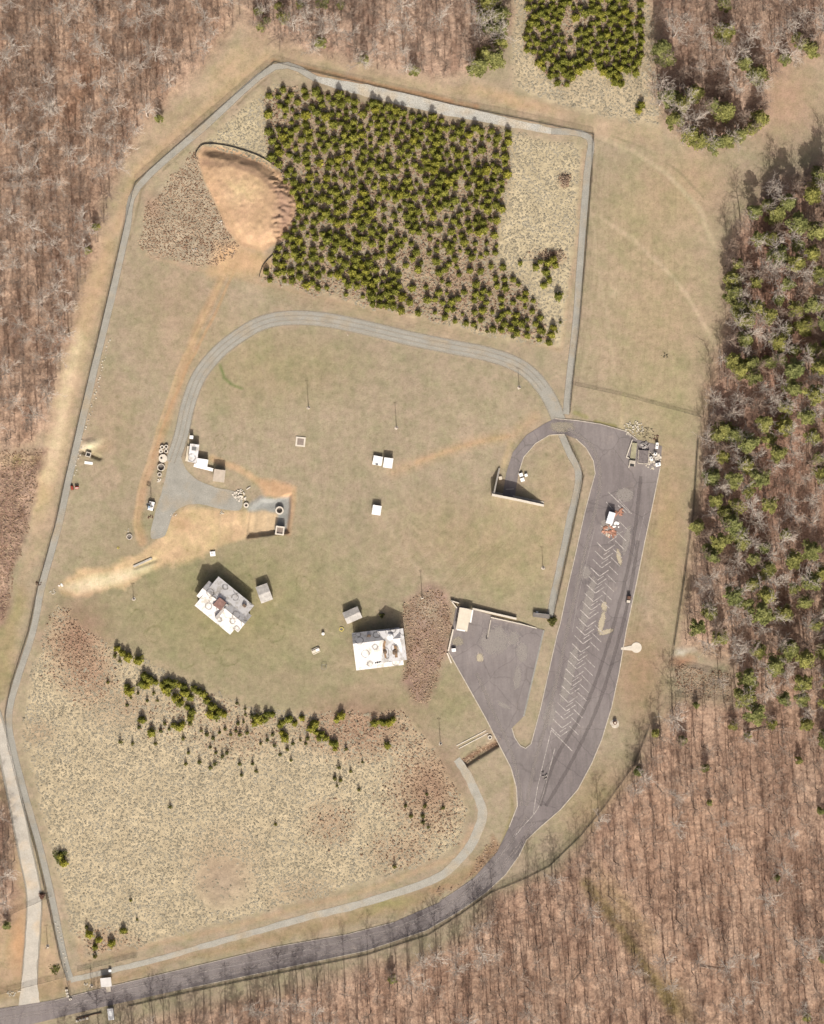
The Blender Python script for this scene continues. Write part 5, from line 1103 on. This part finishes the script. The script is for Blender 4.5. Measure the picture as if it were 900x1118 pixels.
# odds by house B
t = thing('picnic_table', 'pale table with benches on the grass left of the sooty house', 'table', (*W(345, 710.5), 0), .45); m = MB(); m.box((0, 0, .75), (3.0, 1.0, .08)); m.build('table_top', CREAM, t)
m = MB(); m.box((.7, 0, .82), (1.2, .95, .05)); m.build('cover_sheet', WHITE, t)
m = MB(); m.box((0, .85, .45), (2.8, .3, .06)); b_ = m.build('bench', CREAM, t); c = b_.copy(); C.objects.link(c); c.parent = t; c.location = (0, -1.7, 0)
m = MB(); m.box((0, 0, .37), (.1, 1.6, .74)); b_ = m.build('leg', WOOD, t); b_.location = (1, 0, 0); c = b_.copy(); C.objects.link(c); c.parent = t; c.location = (-1, 0, 0)
t = thing('water_barrel', 'pale barrel upright on the grass above the table by the sooty house', 'barrel', (*W(353, 692), 0)); m = MB(); m.tube((0, 0, 0), (0, 0, 1.2), .55, n=16); m.build('body', WHITE, t); m = MB(); m.tube((0, 0, 1.2), (0, 0, 1.32), .25, n=12); m.build('lid', CREAM, t)
ringpiece(373, 687, .8, .55, .35, 'yellowish ring on the grass left of the sooty house', YEL, group=None)
t = thing('steel_frame', 'small dark metal frame on the grass below the table by the sooty house', 'frame', (*W(354, 728), 0), -.1)
m = MB()
for a in (-.8, .8):
    for b in (-.8, .8): m.box((a, b, .5), (.12, .12, 1.0))
m.build('post', STEEL, t); m = MB(); m.box((0, .8, 1), (1.7, .1, .1)).box((0, -.8, 1), (1.7, .1, .1)).box((.8, 0, 1), (.1, 1.5, .1)).box((-.8, 0, 1), (.1, 1.5, .1)); m.build('rail', STEEL, t)
# ---------------------------------------------------------------- L-shaped screen wall
def wall_seg(m, o, a, b, ha, hb, th=.45, z0=-.1):
    A = Vector(W(*a)); B = Vector(W(*b)); t_ = (B-A).normalized(); n_ = Vector((-t_.y, t_.x))*th/2; q = [A+n_, A-n_, B-n_, B+n_]
    m.prism([(p.x-o[0], p.y-o[1]) for p in q], z0, [ha, ha, hb, hb])
o = W(538, 540); t = thing('screen_wall', 'cream L-shaped wall tapering at both ends, at the end of the asphalt loop', 'wall', (*o, 0))
m = MB(); wall_seg(m, o, (538.9, 539.8), (545.4, 511), 5.6, .7, .55); m.build('side_panel', CONC_W, t); m = MB(); wall_seg(m, o, (537, 540.2), (564, 545.6), 5.8, 5.8, .8); wall_seg(m, o, (564.1, 545.6), (594, 552), 5.8, .5, .8); m.build('long_panel', CONC_W, t)
m = MB(); wall_seg(m, o, (537, 537.6), (594, 549.2), .0, .25, 1.0); m.build('footing', CONC, t)
m = MB(); m.box((0, 0, .2), (2.9, .22, .18)); o_ = m.build('wheel_stop', CONC_W); o_.location = (*W(556.8, 534), .0); o_.rotation_euler.z = .04; tag(o_, 'pale wheel stop across the end of the asphalt loop', 'wheel stop')
for i, (x, y, s_) in enumerate(((569, 518.5, 1.25), (574.5, 519, 1.0), (570.5, 523.8, 1.35))):
    t = thing('valve_box', ['upper left of three white boxes right of the loop end', 'upper right of three white boxes right of the loop end', 'lowest of three white boxes right of the loop end'][i], 'valve box', (*W(x, y), 0), .3, None)
    m = MB(); m.box((0, 0, .5), (s_, s_*.9, 1.0)); m.build('body', CONC_W, t, bevel=.05); m = MB(); m.box((0, 0, 1.04), (s_*1.08, s_, .08)); m.build('lid', WHITE, t); m = MB(); m.tube((0, s_*.5, .5), (0, s_*.9, .5), .12); m.build('pipe', DARK, t)
t = thing('valve_box', 'small pale box against the inside of the L-shaped wall', 'valve box', (*W(546.5, 522), 0), .2); m = MB(); m.box((0, 0, .4), (1, 1.1, .8)); m.build('body', CREAM, t); m = MB(); m.box((0, 0, .84), (1.1, 1.2, .07)); m.build('lid', CREAM, t)
# ---------------------------------------------------------------- lower lot
o = W(506, 676); t = thing('range_shelter', 'cream flat-roofed shelter at the top left corner of the lower lot', 'shelter', (*o, 0), -.17)
m = MB(); m.box((0, 0, 3.0), (4.2, 8.2, .22)); m.box((2.1, 1.6, 3.14), (1.1, 4.6, .16)); m.build('roof', CREAM, t); m = MB(); m.box((2.75, 1.6, 3.28), (.5, 4.6, .14)); m.build('roof_trim', WHITE, t); m = MB(); m.box((-.2, -4.0, 3.15), (3.0, .5, .1)); m.build('roof_trim', WHITE, t)
m = MB(); m.box((-1.9, 0, 1.45), (.2, 7.8, 2.9)).box((0, 3.9, 1.45), (3.6, .2, 2.9)); m.build('wall', CREAM, t); m = MB(); m.tube((0, 0, 0), (0, 0, 2.9), .08); p0 = m.build('post', STEEL, t); p0.location = (1.9, -3.6, 0)
for yy in (-1.2, 1.2): c = p0.copy(); C.objects.link(c); c.parent = t; c.location = (1.9, yy, 0)
def wall_thing(name, label, segs, mat, cat='wall'):
    o = W(*segs[0][0]); m = MB()
    for s in segs: wall_seg(m, o, *s)
    o_ = m.build(name, mat); o_.location = (*o, 0); return tag(o_, label, cat)
wall_thing('retaining_wall', 'long pale wall along the upper side of the lower lot', [((516, 664.5), (564, 675.5), 1.7, 1.3, .7), ((536, 674), (570, 681.5), .9, .7, .35), ((570.2, 681.5), (586, 686), .7, .3, .3)], CONC_W)
wall_thing('retaining_wall', 'pale wall on the left side of the lower lot below the shelter', [((495, 687), (489.5, 711), 1.4, 1.2, .5), ((488.5, 713), (493, 724), .6, .3, .5)], CONC_W)
wall_thing('retaining_wall', 'small triangular pale wall tip above the shelter', [((499, 664), (492.6, 655.6), 1.3, 1.3, .4), ((493, 656), (501.5, 658.5), 1.3, 1.3, .4)], CONC_W)
wall_thing('low_partition', 'short low partition with a dark post end standing in the lower lot', [((536, 676.5), (532.6, 695), .5, .4, .3)], CONC)
t = thing('bollard', 'dark post at the end of the low partition in the lower lot', 'bollard', (*W(531.5, 697), 0.1)); m = MB(); m.tube((0, 0, 0), (0, 0, 1.1), .2, n=10); m.build('post', BROWN, t); m = MB(); m.tube((0, 0, 1.1), (0, 0, 1.2), .24, .05, n=10); m.build('cap', DARK, t)
t = thing('generator_box', 'small white box on the left side of the lower lot', 'generator', (*W(495.5, 709.5), .1), .1); m = MB(); m.box((0, 0, .6), (1.6, 1.2, 1.2)); m.build('body', WHITE, t, bevel=.06); m = MB(); m.box((.2, .75, .5), (.8, .3, .7)); m.build('grille', DARK, t)
m = MB(); wall_seg(m, W(514, 806), (498.5, 814.3), (531, 797.5), .22, .22, .3, -.02); wall_seg(m, W(514, 806), (501.2, 817.2), (533.2, 800.4), .22, .22, .3, -.02)
o_ = m.build('drainage_channel', CONC_W); o_.location = (*W(514, 806), 0); tag(o_, 'twin pale kerbs of a straight drainage channel left of the lane mouth', 'drain')
ringpiece(535, 805, .8, .5, .5, 'small pale ring at the upper end of the drainage channel', group=None)
t = thing('culvert_crossing', 'low grey slab where the narrow gravel path ends at the lower lot', 'slab', (*W(591, 672), 0), -.12); m = MB(); m.box((0, 0, .75), (6.0, 1.6, 1.4)); m.build('slab', CONC_D, t); m = MB(); m.box((0, .75, 1.5), (6.0, .12, .5)); m.build('rail', STEEL, t)
t = thing('utility_cabinet', 'small white cabinet above the grey slab at the path end', 'cabinet', (*W(586.5, 668.5), 0)); m = MB(); m.box((0, 0, .5), (.7, .6, 1)); m.build('body', WHITE, t); m = MB(); m.box((0, 0, 1.03), (.8, .7, .06)); m.build('lid', WHITE, t)
# ---------------------------------------------------------------- scrap / rescue training corner
o = W(695, 495)
wall_thing('rubble_prop_wall', 'thin pale wall zigzagging along the left of the rubble training corner', [((690.5, 480), (684, 499), .8, .5, .3), ((684, 499.2), (689, 501), .5, .5, .3), ((688, 501), (686.5, 511), .6, .6, .3)], CONC_W)
t = thing('rescue_prop', 'dark open concrete pit frame in the middle of the rubble training corner', 'training prop', (*W(702.5, 498.5), .1), -.07); m = MB(); m.box((0, 0, .4), (3.7, 4.6, .8)); m.build('deck', simple('stained_deck', (.15, .13, .125), .3, 1.5), t)
m = MB(); m.box((-1.9, 0, .6), (.2, 4.8, 1.2)).box((1.9, 0, .6), (.2, 4.8, 1.2)).box((0, -2.55, .45), (3.6, .25, .7)); m.build('side_wall', CONC, t)
rubble(704.5, 486.5, 1.9, 26, simple('grey_rubble', (.30, .28, .26), .3), 'grey rubble heap on top of the dark training prop', 11, (.3, .7), mound=.8)
rubble(692, 468, 3.6, 60, CLAYROCK, 'pale broken stones along the top of the rubble training corner', 12, (.25, .55), mound=.2); rubble(706, 474, 3.0, 40, simple('mixed_rubble', (.27, .23, .15), .4), 'brownish debris above the dark training prop', 13, (.25, .6), mound=.3)
rubble(714, 500, 2.6, 46, CONC_W, 'white broken slabs on the right of the rubble training corner', 14, (.3, .8), mound=.3); rubble(717, 478, 1.2, 12, BROWN, 'dark scrap at the top right of the rubble training corner', 15, (.2, .5)); rubble(712, 508, 2.2, 20, CLAYROCK, 'pale debris along the lower edge of the rubble training corner', 16, (.25, .5))
t = thing('concrete_pipe', 'greenish trough leading to a square dark-mouthed box, left in the rubble training corner', 'trough', (*W(690.5, 504), .1), -.12); m = MB(); m.box((0, 3.6, .3), (1.9, 6.5, .5)); m.build('trough', simple('mossy_concrete', (.28, .26, .17), .2), t); m = MB(); m.box((0, -.6, .7), (2.2, 2.0, 1.3)); m.build('box', CONC, t); m = MB(); m.box((0, -1.3, 1.38), (1.5, .9, .08)); m.build('hatch', DARK, t)
for i, (x, y, lx, ly, rz) in enumerate(((717.3, 486.5, 1.1, 2.4, -.1), (711, 500.5, 1.1, 1.6, .3), (715.5, 495.5, 1.2, 1.1, 0), (718.5, 507, 2.0, 1.4, .2))):
    t = thing('storage_tank', ['tallest white tank, upper right of the rubble training corner', 'white tank beside the dark training prop', 'small white tank between the two larger tanks', 'white flat tank at the lower right of the rubble corner'][i], 'tank', (*W(x, y), .1), rz)
    m = MB(); m.box((0, 0, .7), (lx, ly, 1.3)); m.build('body', WHITE, t, bevel=.2); m = MB(); m.tube((0, 0, 1.3), (0, 0, 1.5), .25, n=12); m.build('cap', DARK, t)
# ---------------------------------------------------------------- box truck body and wrecks on the lot
t = thing('box_trailer', 'white box trailer among orange scrap on the parking strip', 'trailer', (*W(666.5, 565.5), .1), -.3)
m = MB(); m.box((0, 0, 1.9), (2.4, 4.4, 2.3)); m.build('body', simple('bluish_white', (.66, .68, .71), .05), t, bevel=.06); m = MB(); m.box((0, 0, .65), (2.0, 4.8, .2)); m.build('chassis', DARK, t); m = MB(); m.box((0, -2.22, 1.8), (2.0, .06, 1.9)); m.build('door', CREAM, t)
m = MB(); m.tube((-.15, 0, 0), (.15, 0, 0), .42, n=14); w0 = m.build('wheel', BLACK, t); w0.location = (-1.1, -1, .42)
for x_, y_ in ((1.1, -1), (-1.1, 1), (1.1, 1)): c = w0.copy(); C.objects.link(c); c.parent = t; c.location = (x_, y_, .42)
rubble(675, 560, 1.5, 14, ORANGE, 'orange-red scrap to the right of the white box trailer', 21, (.4, .9)); rubble(666, 580, 2.6, 30, ORANGE, 'orange-red scrap sprawling below the white box trailer', 22, (.4, 1.0)); rubble(671, 573.5, 1.7, 12, WHITE, 'white panels strewn over the orange scrap', 23, (.4, .9)); rubble(664, 583, 1.0, 6, CREAM, 'cream boards at the foot of the orange scrap', 24, (.3, .7))
m = MB(); wall_seg(m, W(673, 561), (667, 568), (680, 555), .35, .35, .5); o_ = m.build('steel_beam', ORANGE); o_.location = (*W(673, 561), .1); tag(o_, 'long orange beam lying beside the white box trailer', 'beam')
t = thing('utility_cart', 'small dark cart with a pale hood by the right kerb of the parking strip', 'cart', (*W(686.5, 654), .1), -.15); m = MB(); m.box((0, -.3, .8), (1.4, 2.4, .6)); m.build('body', DARK, t, bevel=.08); m = MB(); m.box((0, -.9, 1.2), (1.3, .9, .3)); m.build('hood', CONC_W, t); m = MB(); m.box((0, .5, 1.9), (1.3, 1.2, .08)); m.build('canopy', BROWN, t)
m = MB(); m.tube((-.12, 0, 0), (.12, 0, 0), .35, n=12); w0 = m.build('wheel', BLACK, t); w0.location = (-.75, -1.1, .35)
for x_, y_ in ((.75, -1.1), (-.75, .6), (.75, .6)): c = w0.copy(); C.objects.link(c); c.parent = t; c.location = (x_, y_, .35)
t = thing('burn_pan_prop', 'round pale gravel pad with a dark cylinder on the right verge', 'burn prop', (*W(671.5, 789.5), 0)); m = MB(); m.lump((0, -.2, .0), 1.7, flat=.12, n=14); m.build('pad', CONC, t); m = MB(); m.tube((0, .2, 0), (0, .2, 1.7), .75, .7, n=14); m.build('cylinder', BROWN, t); m = MB(); m.tube((0, .2, 1.7), (0, .2, 1.8), .35, n=12); m.build('cap', CONC_W, t)
for i, (x, y) in enumerate(((593.2, 848), (592.6, 843.5), (595.8, 850.5), (596.3, 846.5))):
    t = thing('barricade', ['left low pale barricade on the lane lines', 'dark-topped barricade on the lane lines', 'lowest pale barricade on the lane lines', 'upper right pale barricade on the lane lines'][i], 'barricade', (*W(x, y), .1), .3*i); m = MB(); m.box((0, 0, .45), (.9, .12, .25)); m.build('board', DARK if i == 1 else CONC_W, t); m = MB(); m.box((-.35, 0, .3), (.08, .5, .6)).box((.35, 0, .3), (.08, .5, .6)); m.build('stand', STEEL, t)
# ---------------------------------------------------------------- left side: trench box, red tanks
t = thing('trench_box', 'small pale open-topped box over the dark trench at the left fence', 'trench box', (*W(96.8, 496.3), .0), -.3); m = MB(); m.box((0, .75, .5), (1.8, .25, 1)).box((0, -.75, .5), (1.8, .25, 1)).box((.8, 0, .5), (.25, 1.25, 1)).box((-.8, 0, .5), (.25, 1.25, 1)); m.build('side_panel', CONC_W, t); m = MB(); m.box((0, 0, .35), (1.3, 1.2, .2)); m.build('floor', DARK, t)
m = MB(); m.box((0, 0, .12), (3.0, 1.0, .22), -.12); o_ = m.build('concrete_slab', WHITE); o_.location = (*W(97, 505.5), 0); tag(o_, 'white slab lying on the ground below the dark trench', 'slab')
t = thing('fuel_tank', 'red tank with a white stripe, right of the two red machines by the left fence', 'tank', (*W(84.3, 532.3), 0), .05); m = MB(); m.box((0, 0, .9), (1.5, 1.0, .9)); m.build('body', RED, t, bevel=.2); m = MB(); m.box((0, -.15, 1.38), (1.2, .2, .06)); m.build('stripe', WHITE, t); m = MB(); m.box((-.5, 0, .22), (.12, .9, .45)).box((.5, 0, .22), (.12, .9, .45)); m.build('stand', DARK, t)
t = thing('pump_unit', 'dark red pump, left of the two red machines by the left fence', 'pump', (*W(79, 532.5), 0), .2); m = MB(); m.box((0, 0, .6), (.8, 1.5, .7)); m.build('body', RED, t, bevel=.1); m = MB(); m.tube((0, .9, .5), (0, 1.7, .2), .12); m.build('hose', BLACK, t); m = MB(); m.box((0, 0, .15), (1.1, 1.8, .2)); m.build('skid', BROWN, t)
rubble(58, 646, 1.2, 14, CLAYROCK, 'few pale stones where the dirt track meets the left fence', 31, (.2, .4)); rubble(66.5, 639, .8, 6, WHITE, 'two white blocks at the left tip of the pale dirt track', 32, (.3, .5)); rubble(42, 637, 1.1, 10, BROWN, 'dark debris on the fence line at the pale dirt track', 33, (.2, .4))
ringpiece(141.5, 586, 1.1, .8, .5, 'pale ring on the grass left of the yard tail', CONC, group=None); rubble(139, 579, .9, 6, CLAYROCK, 'stones just above the pale ring left of the yard', 34, (.15, .3)); rubble(130, 598, .7, 5, YEL, 'yellowish scrap below left of the pale ring', 35, (.15, .3))
m = MB(); wall_seg(m, W(160, 615), (146, 618.5), (166, 609.5), .4, .4, .7, -.4); o_ = m.build('fallen_log', simple('grey_log', (.36, .34, .3), .2)); o_.location = (*W(160, 615), 0); tag(o_, 'grey timber lying along a rut in the pale dirt track', 'timber')
rubble(380, 386-20, .1, 1, CONC, 'tiny pale stone beside the upper curve of the gravel road', 36, (.2, .3)); rubble(726, 388, 1.3, 9, simple('dark_stone', (.13, .11, .07), .3), 'dark scrap alone in the middle of the mown field', 37, (.2, .45))
rubble(205, 209, .1, 1, CONC, 'tiny stone in the brush left of the clay pile', 38, (.2, .4)); rubble(241, 243, 1.0, 10, CONC_W, 'white stones on the left foot of the clay pile', 39, (.2, .4)); rubble(213, 273, .9, 9, CONC_W, 'white stones in the brush below left of the clay pile', 40, (.2, .4))
# line of stones inside the left path
for i, (x0, y0, x1, y1, n) in enumerate(((94, 470, 120, 370, 30), (60, 1000, 74, 1062, 14), (92, 478, 80, 520, 14))):
    rn = random.Random(50+i); m = MB()
    for k in range(n): s = (k+rn.random())/n; a = W(x0+(x1-x0)*s+rn.uniform(-2, 2), y0+(y1-y0)*s); b = W(x0, y0); m.lump((a[0]-b[0], a[1]-b[1], .1), rn.uniform(.2, .42), rn, 6, .6, 3)
    o_ = m.build('stone_row', CLAYROCK); o_.location = (*W(x0, y0), 0); tag(o_, ['straggling stones along the inner edge of the left path, upper stretch', 'straggling stones beside the path at the lower left corner', 'stones beside the left path next to the dark trench'][i], 'stones', kind='stuff')
# ---------------------------------------------------------------- lower left gate
t = thing('gatehouse', 'white square-roofed gatehouse between path and road at lower left', 'gatehouse', (*W(116.5, 1071.5), 0), .1); m = MB(); m.box((0, 0, 1.3), (2.8, 2.6, 2.6)); m.build('wall', CREAM, t); m = MB(); m.box((0, 0, 2.75), (3.9, 3.3, .22)); m.build('roof', simple('grey_white_roof', (.55, .53, .5), .08), t); m = MB(); m.box((.4, -2.6, .08), (1.7, 2.6, .14)); m.build('step', CONC, t); m = MB(); m.box((0, -1.33, 1.5), (1.4, .08, .9)); m.build('window', GLASS, t); m = MB(); m.box((-1.42, 0, 1.0), (.06, .9, 2.0)); m.build('door', BROWN, t)
t = thing('utility_cabinet', 'tiny white cabinet on the path just above the gatehouse', 'cabinet', (*W(120.5, 1059.5), 0)); m = MB(); m.box((0, 0, .6), (.9, .8, 1.2)); m.build('body', WHITE, t); m = MB(); m.box((0, 0, 1.24), (1, .9, .08)); m.build('lid', WHITE, t)
t = thing('storage_container', 'white upright container below the road opposite the gatehouse', 'container', (*W(121.5, 1106.5), 0), .12); m = MB(); m.box((0, 0, 1.25), (2.1, 4.2, 2.4)); m.build('body', simple('faded_white', (.60, .60, .58), .08), t, bevel=.05)
m = MB()
for k in range(6): m.box((0, -1.8+k*.72, 2.48), (2.0, .08, .05))
m.build('roof_rib', WHITE, t); m = MB(); m.box((0, 2.13, 1.2), (1.7, .06, 2.0)); m.build('door', CREAM, t)
blk = [(73, 1081, .1), (73.6, 1084.4, .2), (74.4, 1087.4, 0), (77.2, 1090.6, .5), (84.5, 1114.6, .2), (88.2, 1113.6, .3), (91.8, 1112.6, .2), (95.5, 1111.6, .1)]
proto = None
for i, (x, y, rz) in enumerate(blk):
    up = i < 4; lb = (['top', 'second', 'third', 'lowest'][i]+' of the four white concrete blocks at the road edge left of the gatehouse') if up else (['leftmost', 'second from left', 'second from right', 'rightmost'][i-4]+' of the white concrete blocks at the bottom edge below the road')
    gr = 'concrete blocks at the gate' if up else 'concrete blocks at the bottom edge'
    if proto is None:
        proto = thing('concrete_block', lb, 'block', (*W(x, y), 0), rz, gr); m = MB(); m.box((0, 0, .4), (1.0, .8, .8), taper=.9); m.build('body', CONC_W, proto, bevel=.05); m = MB(); m.ring((0, 0, .8), .14, .08, .08, 10); m.build('lifting_eye', STEEL, proto)
    else:
        c = proto.copy(); C.objects.link(c); c.location = (*W(x, y), 0.0 if not up else 0); c.rotation_euler.z = rz; tag(c, lb, 'block', gr)
        for ch in proto.children: q = ch.copy(); C.objects.link(q); q.parent = c
rubble(13, 1085, 1.6, 14, CLAYROCK, 'pale and dark rocks by the fence left of the driveway mouth', 61, (.25, .5)); rubble(22, 1082, .8, 5, CONC_W, 'white rocks closest to the driveway mouth', 62, (.2, .4)); rubble(94, 1074, .9, 8, CLAYROCK, 'few pale stones left of the gatehouse', 63, (.15, .35))
# guard rail by the bottom blocks
m = MB(); wall_seg(m, W(97, 1108), (84, 1112), (111, 1105.5), .6, .6, .15); o_ = m.build('guard_rail', BROWN); o_.location = (*W(97, 1108), 0); tag(o_, 'rust-brown guard rail above the bottom row of white blocks', 'guard rail')
# fallen trunks in the woods
for i, (a, b) in enumerate((((8, 199), (35, 193)), ((815, 798), (860, 794)), ((765, 1055), (795, 1060)))):
    o = W(*a); e = W(*b); m = MB(); m.tube((0, 0, .5), (e[0]-o[0], e[1]-o[1], .9), .28, .14, 7)
    for k in range(4): s = .4+.14*k; m.tube(((e[0]-o[0])*s, (e[1]-o[1])*s, .7), ((e[0]-o[0])*(s+.1), (e[1]-o[1])*s+(1.2 if k % 2 else -1.2), 1.6), .08, .02, 5)
    o_ = m.build('fallen_tree', BARK_B); o_.location = (*o, gz(*a)); tag(o_, ['fallen trunk lying level in the upper left woods', 'long fallen trunk below the pines in the right-hand woods', 'fallen trunk in the lower right woods'][i], 'fallen tree')
print('objects', len(bpy.data.objects))
